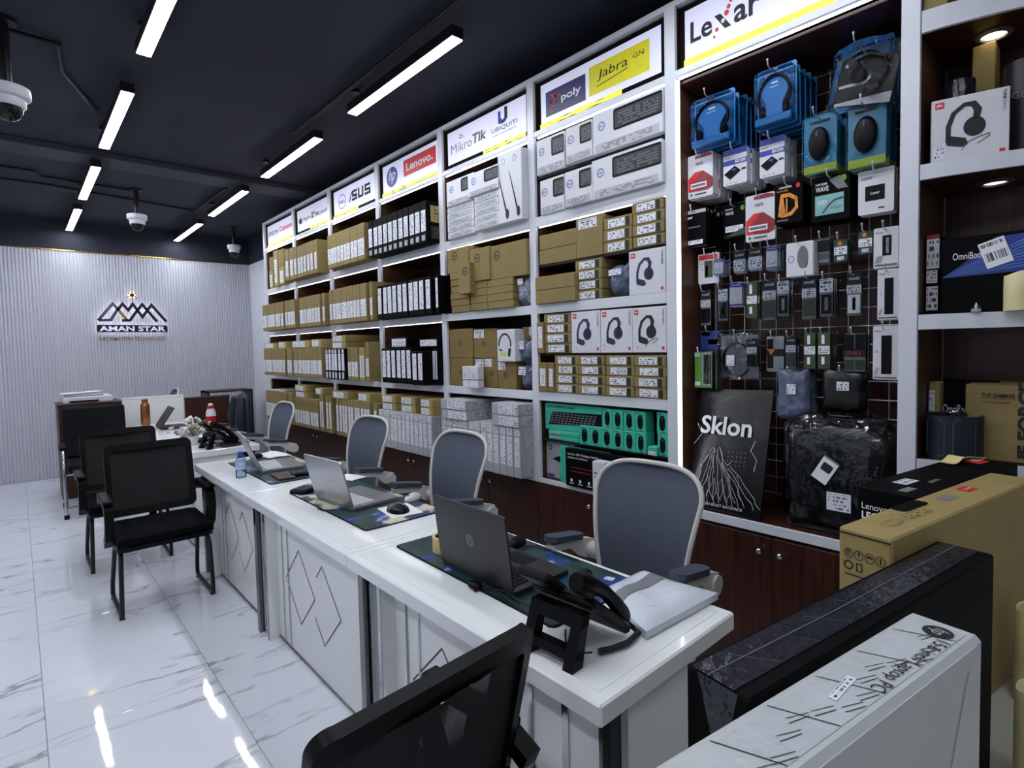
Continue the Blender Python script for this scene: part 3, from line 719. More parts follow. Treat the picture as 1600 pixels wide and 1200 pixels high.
# top shelf
z = row(1, 0, 'bn', c4(105, 900), c4(135, 900), 1, 2.25, extra=' under a small one')
stack(1, 0, 'fp', c4(102, 795), c4(135, 790), 1, 2.25, z, .2, extra=', topmost at the left end')
row(1, 0, 'bn', c4(136, 745), c4(170, 735), 1, 2.22, extra=' at left')
z = row(1, 0, 'bn', c4(182, 875), c4(226, 860), 1, 2.2, extra=' beneath another')
stack(1, 0, 'fp', c4(178, 740), c4(222, 715), 1, 2.2, z, .3, extra=' with white sheet, near the middle')
row(1, 0, 'bm', c4(228, 742), c4(297, 705), 2, XP)
row(2, 0, 'bm', c4(300, 715), c4(490, 645), 7, XP)
row(3, 0, 'bl', c4(576, 622), c4(905, 492), 11, XP)
row(4, 0, 'as', c4(908, 505), c4(1385, 325), 11, XP)
# second shelf
row(1, 1, 'bl', c5(42, 228), c5(285, 180), 12, XP-.02)
row(2, 1, 'bl', c5(318, 170), c5(507, 136), 9, XP)
row(3, 1, 'bl', c5(546, 112), c5(866, 47), 13, XP)
row(4, 1, 'bk', c5(906, 80), c5(1360, 5), 11, XP+.02)
# third shelf
z = row(1, 2, 'bl', c5(55, 553), c5(262, 548), 12, XP-.02)
stack(1, 2, 'fb', c5(57, 512), c5(150, 505), 1, XP, z, .3, extra=' left'); stack(1, 2, 'fb', c5(162, 500), c5(264, 494), 1, XP, z, .3, extra=' right')
z = row(2, 2, 'bl', c5(268, 548), c5(512, 540), 13, XP)
stack(2, 2, 'fb', c5(266, 494), c5(400, 486), 1, XP, z, .3, extra=' left'); stack(2, 2, 'fb', c5(410, 482), c5(510, 476), 1, XP, z, .36, extra=' right')
z = row(3, 2, 'kb', c5(513, 556), c5(657, 548), 6, XP-.01)
stack(3, 2, 'fb', c5(566, 452), c5(664, 450), 2, XP+.04, z, .38)
row(3, 2, 'bp', c5(678, 545), c5(757, 542), 3, XP+.02)
row(3, 2, 'bn', c5(760, 542), c5(808, 541), 2, XP+.03, extra=' in pair')
row(3, 2, 'bl', c5(812, 502), c5(868, 498), 2, XP, extra=' at right')
z = row(4, 2, 'bk', c5(938, 545), c5(1158, 548), 6, XP+.02)
z2 = row(4, 2, 'bk', c5(1162, 570), c5(1246, 572), 2, XP-.02, extra=' pulled out')
row(4, 2, 'bk', c5(1258, 548), c5(1385, 550), 3, XP+.06, extra=' pushed back')
stack(4, 2, 'fk', c5(1004, 472), c5(1130, 462), 1, XP+.06, z, .2, extra=' left'); stack(4, 2, 'fk', c5(1212, 482), c5(1360, 468), 1, XP+.08, z, .2, extra=' right')
# bottom shelf
z = row(1, 3, 'bl', c8(100, 745), c8(372, 750), 8, XP-.02)
tag(bx('paper_sheet', 'paper', 2.16, 2.45, 6.35, 6.85, z+.002, z+.006, c=.001), 'loose white paper sheets lying on the far bottom cartons', 'paper')
z = row(2, 3, 'bp', c8(392, 815), c8(640, 818), 9, XP)
stack(2, 3, 'fb', c8(402, 675), c8(520, 680), 2, XP, z, .34)
z2 = row(2, 3, 'bw', c8(655, 785), c8(778, 790), 4, XP)
stack(2, 3, 'fb', c8(618, 710), c8(748, 714), 1, XP, max(z, z2), .36, extra=' right')
z = row(3, 3, 'bw', c8(825, 820), c8(1255, 865), 12, XP)
stack(3, 3, 'fb', c8(795, 742), c8(955, 748), 1, XP, z, .34, extra=' left'); stack(3, 3, 'fb', c8(1055, 762), c8(1235, 772), 1, XP, z, .34, extra=' right')
z = row(4, 3, 'hg', d7(118, 168), d7(636, 240), 13, XP)
for k, (a, b) in enumerate(((148, 268), (312, 442), (492, 644))):
    stack(4, 3, 'fb', d7(a, 38+.1*(a-148)), d7(b, 38+.1*(b-148)), 2, XP+.01, z, .36, extra=[' left', ' middle', ' right'][k])
z = row(5, 3, 'hg', d7(678, 246), d7(1430, 340), 13, XP)
stack(5, 3, 'fg', d7(676, 78), d7(898, 92), 2, XP-.02, z, .42, extra=' left'); stack(5, 3, 'fg', d7(1128, 112), d7(1415, 128), 2, XP-.01, z, .42, extra=' right')
# ---------------------------------------------------------------- the two near shelf bays
c6 = lambda u, v: (680+u*.29163, 130+v*.29163)
c7 = lambda u, v: (680+u*.27496, 450+v*.27496)
e5 = lambda u, v: (690+u*.1, 370+v*.1)
f5 = lambda u, v: (690+u*.10833, 490+v*.10833)
def item(name, label, cat, pl, pr, z0, xf, depth, m, dec=(), h=None, grp=None, c=.003):
    y1, y0, zt = span(pl, pr, xf); y1, y0 = widest(y1, y0); d = (depth, y1-y0-.001, min(h or zt-z0, (roof((y1+y0)/2, z0)-z0) if y0 > .52 else 9)-.001)
    o = carton(name, label, cat, (xf, (y0+y1)/2, z0+.0005), d, m, 0, grp, dec, c); o['top'] = z0+d[2]+.001
    return o, d
def dell(o, d, u, v, r, m='ink'):
    F = FR['f'](d); shapes('ring_mark', o, F, stroke(ell(u*d[1], v*d[2], r, r, 22), r*.22, True), m); text('DELL', o, F, u*d[1], v*d[2], r*1.35, r*.5, m, bold=.02)
# wireless keyboard cartons
def kbox(label, pl, pr, z0, xf, h=None, wide=False):
    o, d = item('keyboard_carton', label, 'box', pl, pr, z0, xf, .17, 'carton_white', [('f', .04, .03, .96, .22, 'print_grey', 'front_print')], h)
    F = FR['f'](d); w = d[1]; x0 = .32 if wide else .55
    shapes('keyboard_print', o, F, [rrect(x0*w, .42*d[2], 1.0*w, .93*d[2], .012)], 'black_plastic')
    plate('key_print', o, F, x0*w+.01, .47*d[2], (1-x0)*w-.01, .4*d[2], 'keys_dark', .0016)
    dell(o, d, .2 if not wide else .14, .64, .02, 'blue_ink'); return o
g = 'bay under grey-lettered sign'
z = ZT[0]
t1 = stack(5, 0, 'kw', c6(62, 655), c6(205, 640), 5, 2.22, z, .17, extra=' in left stack')
kbox('white keyboard carton with key picture atop left stack, grey-sign bay', c6(58, 512), c6(205, 498), t1, 2.21)
t2 = stack(5, 0, 'kw', c6(206, 598), c6(336, 575), 5, 2.2, z, .17, extra=' in right stack')
kbox('white keyboard carton with key picture atop right stack, grey-sign bay', c6(172, 475), c6(336, 448), t2, 2.19)
o, d = item('keyboard_carton', 'tall pale carton with two slanting keyboard pictures', 'box', c6(333, 382), c6(497, 330), z, 2.2, .14, 'carton_white')
F = FR['f'](d)
for k in (0, 1):
    a = k*.47; D = lambda x, y: ((a+x)*d[1], y*d[2])
    shapes('keyboard_print', o, F, [[D(.01, .72), D(.03, .72), D(.36, .18), D(.3, .16)]], 'ink'); shapes('mouse_print', o, F, [ell((a+.38)*d[1], .12*d[2], .016, .03)], 'ink')
    shapes('ring_mark', o, F, stroke(ell((a+.25)*d[1], .88*d[2], .014, .018, 16), .003, True), 'blue_ink')
IN1 = 2.497
g2 = ', blue-yellow-sign bay'
kbox('white keyboard carton, upper row left, blue-yellow-sign bay', c6(540, 288), c6(690, 278), IN1, 2.25)
kbox('white keyboard carton, upper row middle, blue-yellow-sign bay', c6(697, 222), c6(838, 212), IN1, 2.23)
kbox('long white keyboard carton, upper row right, blue-yellow-sign bay', c6(842, 158), c6(1232, 140), IN1, 2.235, h=.205, wide=True)
kbox('white keyboard carton, lower row left, blue-yellow-sign bay', c6(560, 510), c6(690, 500), z, 2.24)
kbox('white keyboard carton, lower row middle, blue-yellow-sign bay', c6(692, 462), c6(836, 452), z, 2.22)
kbox('long white keyboard carton, lower row right, blue-yellow-sign bay', c6(836, 402), c6(1232, 385), z, 2.225, h=.2, wide=True)
# second shelf, grey-sign bay: plain brown accessory cartons
z = ZT[1]
tl = stack(5, 1, 'fp', e5(125, 560), e5(420, 545), 6, 2.23, z, .34, extra=' in left stack')
tm_ = stack(5, 1, 'fp', e5(440, 700), e5(706, 690), 4, 2.22, z, .34, extra=' in middle stack')
tr = stack(5, 1, 'fp', e5(706, 662), e5(1105, 650), 4, 2.22, z, .34, extra=' in right stack')
for nm, pl, pr, zz0, xf in (('leftmost', e5(80, 178), e5(415, 178), tl, 2.235), ('third', e5(432, 262), e5(745, 238), tm_, 2.215), ('rightmost', e5(745, 228), e5(1378, 205), tr, 2.225)):
    o, d = item('brown_carton', f'brown carton with round black logo, {nm} on second shelf, {g}', 'box', pl, pr, zz0, xf, .3, 'kraft', h=min(.21, 2.2-zz0)); dell(o, d, {'leftmost': .36, 'third': .4, 'rightmost': .22}[nm], .7, .026)
y1, y0, _ = span(e5(262, 320), e5(438, 310), 2.18)
o = carton('brown_carton', f'narrow brown carton with round black logo, leaning forward, second shelf, {g}', 'box', (2.175, (y0+y1)/2, tl-.16+.001), (.05, y1-y0, .2), 'kraft'); dell(o, (.05, y1-y0, .2), .62, .72, .026)
b = B()
rb = random.Random(5)
def lumpy(w, d_, h, seed, amp=.012):
    r_ = random.Random(seed); ph = [r_.uniform(0, 6) for _ in range(8)]; bb = B(); bb.box(0, d_, -w/2, w/2, 0, h, min(w, d_, h)*.3)
    me = bmesh.new(); tmp = bpy.data.meshes.new('t'); tmp.from_pydata(bb.v, [], bb.f); me.from_mesh(tmp); bmesh.ops.recalc_face_normals(me, faces=me.faces)
    bmesh.ops.subdivide_edges(me, edges=me.edges, cuts=4, use_grid_fill=True)
    for v in me.verts:
        c = v.co; n = Vector((c.x-d_/2, c.y, c.z-h/2)); n.normalize()
        s_ = math.sin(c.y*40+ph[0])*math.cos(c.z*37+ph[1])+.6*math.sin(c.z*83+c.y*71+ph[2])+.5*math.cos(c.y*120+ph[3]+c.x*60)
        v.co = c+n*amp*s_*(.25 if c.z < .01 else 1)
        if v.co.z < 0: v.co.z = 0
    me.to_mesh(tmp); me.free(); return tmp
def lump(name, label, cat, loc, w, d_, h, m, seed, amp=.01, rz=0, parent=None):
    me = lumpy(w, d_, h, seed, amp); me.polygons.foreach_set('use_smooth', [True]*len(me.polygons)); me.materials.append(MATS[m])
    o = link(name, me, parent, loc, rz)
    if label: tag(o, label, cat)
    return o
y1, y0, zt = span(e5(1100, 590), e5(1385, 580), 2.24)
o = lump('bubble_bag', 'bubble-wrapped bag with small label beside brown cartons', 'bag', (2.25, (y0+y1)/2, z+.001), y1-y0, .16, zt-z, 'bubble', 3, .006)
plate('white_tag', o, frame((-.012, .03, .13), (0, -1, 0), (0, 0, 1)), 0, 0, .045, .035, 'label_small', 0)
# third shelf, grey-sign bay
z = ZT[2]; th = 'third shelf, ' + g
def bcart(nm, pl, pr, z0, xf, dd=.25, lab=None, logo=.5, h=None):
    o, d = item('brown_carton', nm, 'box', pl, pr, z0, xf, dd, 'kraft_dark', [lab] if lab else [], h)
    if logo: dell(o, d, logo, .5, .017)
    return o, d
o, d = bcart(f'brown carton with centred logo, lower left, {th}', f5(118, 640), f5(445, 630), z, 2.27)
bcart(f'brown carton with centred logo, upper left, {th}', f5(100, 225), f5(442, 215), o['top'], 2.27)
o, d = bcart(f'brown carton with corner label, lower middle, {th}', f5(463, 645), f5(612, 645), z, 2.29, lab=('f', .03, .72, .95, .98, 'label_small', 'corner_label'), logo=0)
o1, d = bcart(f'brown carton with corner label, lower third from left, {th}', f5(614, 645), f5(806, 645), z, 2.27, lab=('f', .03, .72, .58, .98, 'label_small', 'corner_label'), logo=.55)
bcart(f'brown carton with corner label, upper middle, {th}', f5(456, 225), f5(795, 212), o1['top'], 2.28, lab=('f', .03, .7, .46, .98, 'label_small', 'corner_label'), logo=.46)
o2, d = bcart(f'brown carton with corner label, lower fourth from left, {th}', f5(808, 690), f5(1072, 690), z, 2.25, lab=('f', .02, .7, .42, .97, 'label_small', 'corner_label'), logo=.44)
def hp_print(o, F, cx, cy, s, m, cord=False):
    """on-ear headphones as flat print, s = overall height"""
    band = [(cx-.36*s+.0*s, cy-.3*s), (cx-.36*s, cy), (cx-.26*s, cy+.3*s), (cx-.05*s, cy+.47*s), (cx+.12*s, cy+.45*s), (cx+.2*s, cy+.3*s), (cx+.17*s, cy+.1*s)]
    shapes('headphone_print', o, F, stroke(band, [.1*s, .1*s, .1*s, .09*s, .13*s, .15*s, .13*s])+[ell(cx+.14*s, cy-.08*s, .21*s, .23*s)]+[[(cx-.42*s, cy-.32*s), (cx-.32*s, cy-.22*s), (cx-.02*s, cy-.32*s), (cx+.02*s, cy-.46*s), (cx-.1*s, cy-.52*s), (cx-.38*s, cy-.44*s)]], m)
    shapes('earcup_print', o, F, [ell(cx+.17*s, cy-.08*s, .13*s, .15*s)], 'ink', .002)
    if cord: shapes('cord_print', o, F, stroke([(cx-.1*s, cy-.6*s), (cx+.02*s, cy-.42*s), (cx+.25*s, cy-.34*s), (cx+.42*s, cy-.3*s), (cx+.42*s, cy-.36*s), (cx+.2*s, cy-.5*s)], .018*s), 'ink', .002)
o, d = item('headset_carton', 'white carton with slim black headset picture, third shelf, grey-sign bay', 'box', f5(795, 232), f5(1050, 222), o2['top'], 2.22, .2, 'carton_white')
F = FR['f'](d); w = d[1]
shapes('headset_print', o, F, stroke(arc(.45*w, .52*d[2], .34*w, .34*d[2], -10, 185), .012)+[[(.66*w, .42*d[2]), (.8*w, .4*d[2]), (.74*w, .14*d[2]), (.6*w, .18*d[2])], [(.12*w, .42*d[2]), (.24*w, .38*d[2]), (.36*w, .33*d[2]), (.14*w, .34*d[2])]], 'ink')
shapes('sticker', o, F, [rect(.18*w, .2*d[2], .46*w, .32*d[2])], 'lime', .002)
for k, (pl, pr) in enumerate(((f5(296, 760), f5(390, 760)), (f5(394, 757), f5(522, 760)))):
    o, d = item('small_white_carton', f'small white carton tied with black cord, {"left" if k == 0 else "right"} of the pair on third shelf', 'box', pl, pr, z, 2.19, .05, 'carton_white')
    bx('cord', 'cable', -.001, d[0]+.001, -d[1]/2-.001, d[1]/2+.001, d[2]*.36, d[2]*.36+.004, o, 0)
    shapes('ring_mark', o, FR['f'](d), stroke(ell(d[1]/2, d[2]*.55, .012, .012, 14), .003, True), 'blue_ink')
for k, (pl, pr, zz_) in enumerate(((f5(1085, 770), f5(1308, 770), z), (f5(1062, 440), f5(1298, 440), z+.155))):
    y1, y0, zt = span(pl, pr, 2.25)
    o = lump('antistatic_bag', f'dark shiny antistatic bag with white label, {["lower", "upper"][k]} of two, third shelf', 'bag', (2.255, (y0+y1)/2, zz_+.001), y1-y0-.002, .18, .152, 'antistatic', 11+k, .004)
    plate('white_label', o, frame((-.008, (y1-y0)*.38, .092), (0, -1, 0), (0, 0, 1)), 0, 0, .065, .05, 'label_small', 0)
o, d = item('brown_carton', 'small brown carton on the shiny bags, third shelf', 'box', f5(1165, 265), f5(1296, 262), z+.31, 2.3, .2, 'kraft_dark', [('f', .75, .3, .98, .95, 'label_small', 'corner_label')], h=.075)
# ---------------------------------------------------------------- blue-yellow-sign bay, second shelf
IN2 = 1.99; z = ZT[1]; g = 'blue-yellow-sign bay'
def stk(kind, pl, pr, n, xf, z0, tier, extra, depth=.3): return stack(6, tier, kind, pl, pr, n, xf, z0, depth, extra=extra)
BN[5] = g
stk('fp', c6(552, 808), c6(752, 785), 2, 2.26, IN2, 1, ' on inner board')
o, d = item('brown_carton', f'square brown carton with white top label, second shelf, {g}', 'box', c6(752, 725), c6(895, 702), IN2, 2.26, .2, 'kraft', [('f', .1, .72, .8, .96, 'label_small', 'top_label')])
stk('sm', c6(897, 725), c6(1052, 700), 3, 2.26, IN2, 1, ' left stack above')
stk('sm', c6(1052, 630), c6(1222, 600), 4, 2.245, IN2, 1, ' right stack above')
stk('fp', c6(532, 1035), c6(745, 1015), 2, 2.22, z, 1, ' on lower board')
stk('sm', c6(745, 940), c6(888, 930), 4, 2.25, z, 1, ' below inner board')
y1, y0, zt = span(c6(905, 970), c6(1040, 960), 2.25)
o = lump('dark_bag', 'black plastic bag with white sticker, second shelf beside headphone carton', 'bag', (2.26, (y0+y1)/2, z+.001), y1-y0, .14, zt-z, 'antistatic', 21, .008)
plate('white_label', o, frame((-.012, .05, .11), (0, -1, 0), (0, 0, 1)), 0, 0, .08, .03, 'label_small', 0)
def jbl(label, pl, pr, z0, xf, m, cord=False, h=None, rz=0):
    o, d = item('headphone_carton', label, 'box', pl, pr, z0, xf, .08, 'carton_white', (), h, c=.002)
    F = FR['f'](d); w, hh = d[1], d[2]
    hp_print(o, F, .47*w, .5*hh, .62*hh, m, cord)
    shapes('red_logo', o, F, [rect(.06*w, .84*hh, .19*w, .95*hh)], 'red_ink'); text('JBL', o, F, .125*w, .895*hh, .1*w, .045*hh, 'paper', bold=.03, off=.002)
    text('TUNE 520C' if cord else 'TUNE 520BT', o, F, .925*w, .78*hh, .34*hh, .05*w, 'ink', bold=.01, rot=-90)
    shapes('red_mark', o, F, [rect(.88*w, .06*hh, .95*w, .13*hh)], 'red_ink'); plate('fine_print', o, F, .05*w, .05*hh, .14*w, .16*hh, 'label_small'); return o
jbl('white headphone carton with blue headphones, second shelf, blue-yellow-sign bay', c6(1036, 892), c6(1232, 862), z, 2.25, 'headset_blue')
# third shelf
IN3 = 1.479; z = ZT[2]
o, d = item('small_carton', f'small brown carton on end, upper left of third shelf, {g}', 'box', c7(573, 195), c7(613, 192), IN3, 2.24, .2, 'kraft_dark', [('f', .2, .18, .85, .85, 'label_v', 'shipping_label')])
stk('sm', c7(612, 148), c7(768, 140), 4, 2.25, IN3, 2, ' on inner board')
jbl('white headphone carton with blue headphones, left of three, third shelf', c7(772, 135), c7(936, 128), IN3, 2.25, 'headset_blue')
jbl('white headphone carton with blue headphones, middle of three, third shelf', c7(939, 127), c7(1118, 113), IN3, 2.25, 'headset_blue')
jbl('white headphone carton with black corded headphones, right of three, third shelf', c7(1119, 115), c7(1312, 98), IN3, 2.25, 'ink', True)
item('small_carton', f'small brown carton on end, lower left of third shelf, {g}', 'box', c7(584, 425), c7(636, 423), z, 2.24, .2, 'kraft_dark', [('f', .2, .2, .8, .8, 'label_v', 'shipping_label')])
item('small_carton', f'small brown carton on end, lower second from left of third shelf, {g}', 'box', c7(638, 425), c7(675, 424), z, 2.24, .2, 'kraft_dark', [('f', .2, .2, .8, .8, 'label_v', 'shipping_label')])
for k, (a, b) in enumerate(((676, 806), (808, 962), (964, 1126), (1129, 1312))):
    stk('sm', c7(a, 380-.02*(a-676)), c7(b, 380-.02*(b-676)), 4, 2.24, z, 2, ' in ' + ['first', 'second', 'third', 'fourth'][k] + ' stack')
# bottom shelf
g7 = lambda u, v: (840+u*.1375, 620+v*.1375)
IN4 = .978; z = ZT[3]
t0 = stack(6, 3, 'kt', g7(118, 388), g7(470, 400), 2, 2.27, IN4, .17, extra=' under keyboard carton')
o, d = item('keyboard_carton', 'teal keyboard carton with black keyboard picture, bottom shelf', 'box', g7(82, 75), g7(735, 120), t0, 2.28, .05, 'carton_teal', h=1.19-t0)
F = FR['f'](d); w, h = d[1], d[2]
text('SILENT WIRELESS COMBO', o, F, .3*w, .87*h, .5*w, .075*h, 'ink', bold=.02)
shapes('keyboard_print', o, F, [[(.14*w, .68*h), (.99*w, .74*h), (.99*w, .3*h), (.07*w, .2*h)]], 'black_plastic')
for k in range(5): shapes('key_row_print', o, F, [rect((.15-.012*k+.065*j)*w, (.61-.085*k)*h, (.195-.012*k+.065*j)*w, (.655-.085*k)*h) for j in range(12)], 'ink_grey', .002)
def mbox(label, pl, pr, z0, xf, h=None):
    o, d = item('mouse_carton', label, 'box', pl, pr, z0, xf, .075, 'carton_teal', (), h, 'teal mouse cartons on the bottom shelf', c=.002)
    F = FR['f'](d); w, hh = d[1], d[2]
    shapes('mouse_print', o, F, [[(w*(.5+.3*math.cos(a)*(1-.12*math.cos(2*a))), hh*(.5+.36*math.sin(a))) for a in [2*math.pi*i/20 for i in range(20)]]], 'black_plastic')
    shapes('wheel_print', o, F, [rrect(.48*w, .66*hh, .53*w, .8*hh, .002)], 'ink_grey', .002)
    shapes('small_print', o, F, [rect(.35*w, .05*hh, .75*w, .08*hh), rect(.08*w, .9*hh, .5*w, .93*hh)], 'ink'); return o
fr_ = [(472, 592, 318, 320), (592, 722, 332, 335), (724, 850, 345, 350), (850, 974, 355, 362), (976, 1110, 366, 374), (1112, 1232, 380, 388)]
tops = 0
for k, (a, b, va, vb) in enumerate(fr_):
    tops = max(tops, mbox(f'teal mouse carton, {ORD[k]} from left in front row, bottom shelf', g7(a, va), g7(b, vb), IN4, 2.255, .105)['top'])
for k, (a, b, va, vb) in enumerate([(736, 846, 115, 122), (848, 970, 125, 138), (976, 1104, 142, 156), (1106, 1226, 156, 168)]):
    mbox(f'teal mouse carton, {ORD[k]} from left on top of front row, bottom shelf', g7(a, va), g7(b, vb), tops, 2.26, .103)
o = mbox('teal mouse carton at right end, lower of two, bottom shelf', g7(1360, 415), g7(1482, 428), IN4, 2.262, .108)
mbox('teal mouse carton at right end, upper of two, bottom shelf', g7(1352, 170), g7(1482, 180), o['top'], 2.262, .105)
item('small_carton', 'small teal carton with white label between mouse cartons, bottom shelf', 'box', g7(1248, 535), g7(1356, 545), IN4, 2.24, .06, 'carton_teal', [('f', .05, .1, .95, .5, 'label_small', 'label')], h=.045)
o, d = item('keyboard_carton', 'grey keyboard carton with round blue logo, bottom shelf left', 'box', g7(55, 490), g7(420, 500), z, 2.3, .05, 'carton_grey')
F = FR['f'](d); w, h = d[1], d[2]
shapes('round_mark', o, F, [ell(.16*w, .82*h, .016, .016)], 'blue_ink'); text('hp', o, F, .16*w, .82*h, .016, .018, 'paper', shear=.3, off=.002)
shapes('keyboard_print', o, F, [[(.22*w, .52*h), (.98*w, .8*h), (.98*w, .3*h)]], 'black_plastic'); shapes('blue_band', o, F, [rect(.03*w, .03*h, .3*w, .1*h)], 'blue_ink')
item('keyboard_carton', 'thin teal carton standing behind the black combo carton', 'box', g7(250, 592), g7(800, 600), z, 2.262, .03, 'carton_teal')
o, d = item('keyboard_carton', 'black keyboard combo carton with white title, bottom shelf front', 'box', g7(312, 645), g7(1010, 700), z, 2.225, .032, 'carton_black', h=.212)
F = FR['f'](d); w, h = d[1], d[2]
text('Lenovo 100 Wireless Combo', o, F, .31*w, .86*h, .52*w, .06*h, 'paper', bold=.01); text('Keyboard & Mouse', o, F, .22*w, .76*h, .34*w, .06*h, 'paper', bold=.01)
for k in range(3): shapes('icon_print', o, F, [ell((.11+.15*k)*w, .17*h, .008, .01), rect((.07+.15*k)*w, .08*h, (.15+.15*k)*w, .1*h)], 'paper')
shapes('red_print', o, F, [rect(.1*w, .5*h, .46*w, .52*h), rect(.1*w, .4*h, .44*w, .42*h)], 'crimson')
item('small_white_carton', 'small white carton in front of the black combo carton', 'box', g7(618, 735), g7(760, 745), z, 2.15, .06, 'carton_white', [('f', .1, .4, .5, .8, 'label_small', 'label')])
lump('blue_pouch', 'dark blue shiny pouch at right end of bottom shelf', 'bag', (2.27, 1.535, z+.001), .12, .2, .2, 'deep_blue', 31, .01)
# ================================================================== WIRE GRID AND HANGING PACKS
GX = 2.585
gr = thing('wire_grid', 'white wire display grid fixed before dark wood', 'grid', (GX, .98, .8))
vw = B().cyl((0, 0, 0), (0, 0, 1.86), .0021, n=6).mesh('wire', 'wire'); hw_ = B().cyl((-.004, -.44, 0), (-.004, .44, 0), .0021, n=6).mesh('wire', 'wire')
for k in range(12): link('wire', vw, gr, (0, 1.406-.0755*k-.98, 0))
for k in range(25): link('wire', hw_, gr, (0, -.005, 1.73-.0765*(12-k)-.8 if True else 0))
for y_ in (-.44, .42): bx('standoff', 'wire', .0, .058, y_, y_+.01, .2, 1.8, gr, 0)
def hook(y, z, x1):
    """a wire peg running out from the grid to x1 with an upturned tip"""
    o = B().tube([(0, 0, .012), (-.004, 0, 0), (x1-GX+.012, 0, .002), (x1-GX, 0, .006), (x1-GX-.006, 0, .024)], .0026, 6).build('hook', 'wire', gr, (-.006, y-.98, z-.8), smooth=True)
    B().ball((x1-GX-.006, 0, .027), .0045, .0045, .005, 8, 5).build('tip', 'chair_white', o, smooth=True)
def hang(name, label, cat, x0, y0, x1, y1, xf, n, pitch, maker, thick, hk=True, tilt=0., yaw=0.):
    """n copies of a pack behind each other on one hook; its front spans the pixels x0,y0 .. x1,y1 on plane xf"""
    ym = (y0+y1)/2; xm = (x0+x1)/2
    ya, yb = P(x0, ym, X=xf).y, P(x1, ym, X=xf).y; za, zb = P(xm, y0, X=xf).z, P(xm, y1, X=xf).z
    w, h = ya-yb, za-zb; yc = (ya+yb)/2
    first = None
    for k in range(n):
        xk = xf+pitch*k
        if xk+thick > GX-.012: break
        loc = (xk, yc-(0 if k == 0 else random.uniform(-.004, .004)), zb-(.0 if k == 0 else random.uniform(0, .006)))
        if k == 0:
            first = thing(name, label+(', first from front' if n > 1 else ''), cat, loc); maker(first, w, h, thick)
            first.rotation_euler = (R(tilt), 0, R(yaw)); o = first
            if n > 1: first['group'] = label.replace('pack', 'packs', 1).replace('carton', 'cartons', 1)
        else:
            o = dup(first, loc, None, f'{label}, {ORD[k]} from front'); o.rotation_euler = (R(tilt+random.uniform(-1.5, 1.5)), 0, R(yaw+random.uniform(-2, 2)))
    if hk: hook(yc, zb+h*.93, xf-.03)
    return first
def card(o, w, h, t, m, tab=True, name='card'):
    b = B(); b.prism(rrect(-w/2, 0, w/2, h, min(w, h)*.06), (0, 0, 0), (0, -1, 0), (0, 0, 1), (-1, 0, 0), -t, 0); return b.build(name, m, o)
def FF(w): return frame((0, w/2, 0), (0, -1, 0), (0, 0, 1))
def pack(bg, els, texts=(), shell=False, polys=()):
    """a flat hanging pack: background card, printed fields (fractions), lettering, optional clear shell"""
    def mk(o, w, h, t):
        F = FF(w)
        if shell:
            card(o, w*.86, h*.97, t*.3, bg).location.x = t*.35
            if True: B().box(0, t*.95, -w/2, w/2, 0, h, min(w*.1, .006)).build('clear_shell', 'clear', o)
            F = F @ Matrix.Translation((0, 0, -t*.3))
        else: card(o, w, h, t, bg)
        for u0, v0, u1, v1, m, nm in els: plate(nm, o, F, u0*w, v0*h, (u1-u0)*w, (v1-v0)*h, m)
        for q_, (ps, m, nm) in enumerate(polys): shapes(nm, o, F, [[(x*w, y*h) for x, y in p] for p in ps], m, .0016+.0006*q_)
        for s, u0, v0, u1, v1, m in texts: text(s, o, F, (u0+u1)/2*w, (v0+v1)/2*h, (u1-u0)*w, (v1-v0)*h, m, bold=.015, off=.0022)
    return mk
def headset_pack(o, w, h, t):
    card(o, w, h*1.06, .002, 'blue_card').location.x = t-.003
    B().box(0, t-.004, -w*.48, w*.48, h*.02, h*.97, .006).build('clear_shell', 'clear', o)
    F = FF(w) @ Matrix.Translation((0, 0, -.006))
    b = B(); b.box(.004, t-.004, -w*.46, w*.46, h*.03, h*.17, .004); b.build('tray', 'blue_card', o)
    b = B().prism([(-.2*w, .15*h), (.2*w, .15*h), (.2*w, .4*h), (.36*w, .6*h), (.3*w, .82*h), (0, .92*h), (-.3*w, .82*h), (-.36*w, .6*h), (-.2*w, .4*h)], (t*.5, 0, 0), (0, -1, 0), (0, 0, 1), (-1, 0, 0), -.002, 0); b.build('insert_card', 'blue_card', o)
    pts = [(t*.4, w*.4*math.cos(a), h*.52+h*.36*math.sin(a)) for a in [R(-25+230*i/16) for i in range(17)]]
    hd = B().tube(pts, .0065, 7).build('headband', 'black_plastic', o, smooth=True)
    for s in (-1, 1):
        B().ball((t*.4, s*w*.3, h*.27), .016, w*.09, h*.12, 10, 7).build('ear_cup', 'soft_black', hd, smooth=True)
    shapes('print', o, FF(w) @ Matrix.Translation((0, 0, -t*.5)), [rect(.42*w, .74*h, .58*w, .77*h), rect(.38*w, .68*h, .6*w, .69*h)], 'paper', .001)
def mouse_pack(o, w, h, t):
    card(o, w*.96, h, .002, 'cyan_card').location.x = t-.003
    B().prism(rrect(-w*.5, 0, w*.5, h, w*.12), (0, 0, 0), (0, -1, 0), (0, 0, 1), (-1, 0, 0), -(t-.004), -t*.55).build('clear_shell', 'clear', o)
    F = FF(w) @ Matrix.Translation((0, 0, -t+.004))
    shapes('lime_band', o, F, [rrect(.03*w, .02*h, .97*w, .15*h, .004)], 'lime', .0005)
    shapes('hanger_slot', o, F, [rrect(.2*w, .87*h, .8*w, .92*h, .004)], 'ink', .0005)
    b = B(); b.ball((t*.45, 0, h*.5), .017, w*.3, h*.29, 16, 10); m_ = b.build('mouse', 'black_plastic', o, smooth=True)
    B().box(t*.45-.019, t*.45-.012, -.004, .004, h*.6, h*.7, .001).build('scroll_wheel', 'grey_pad', m_)
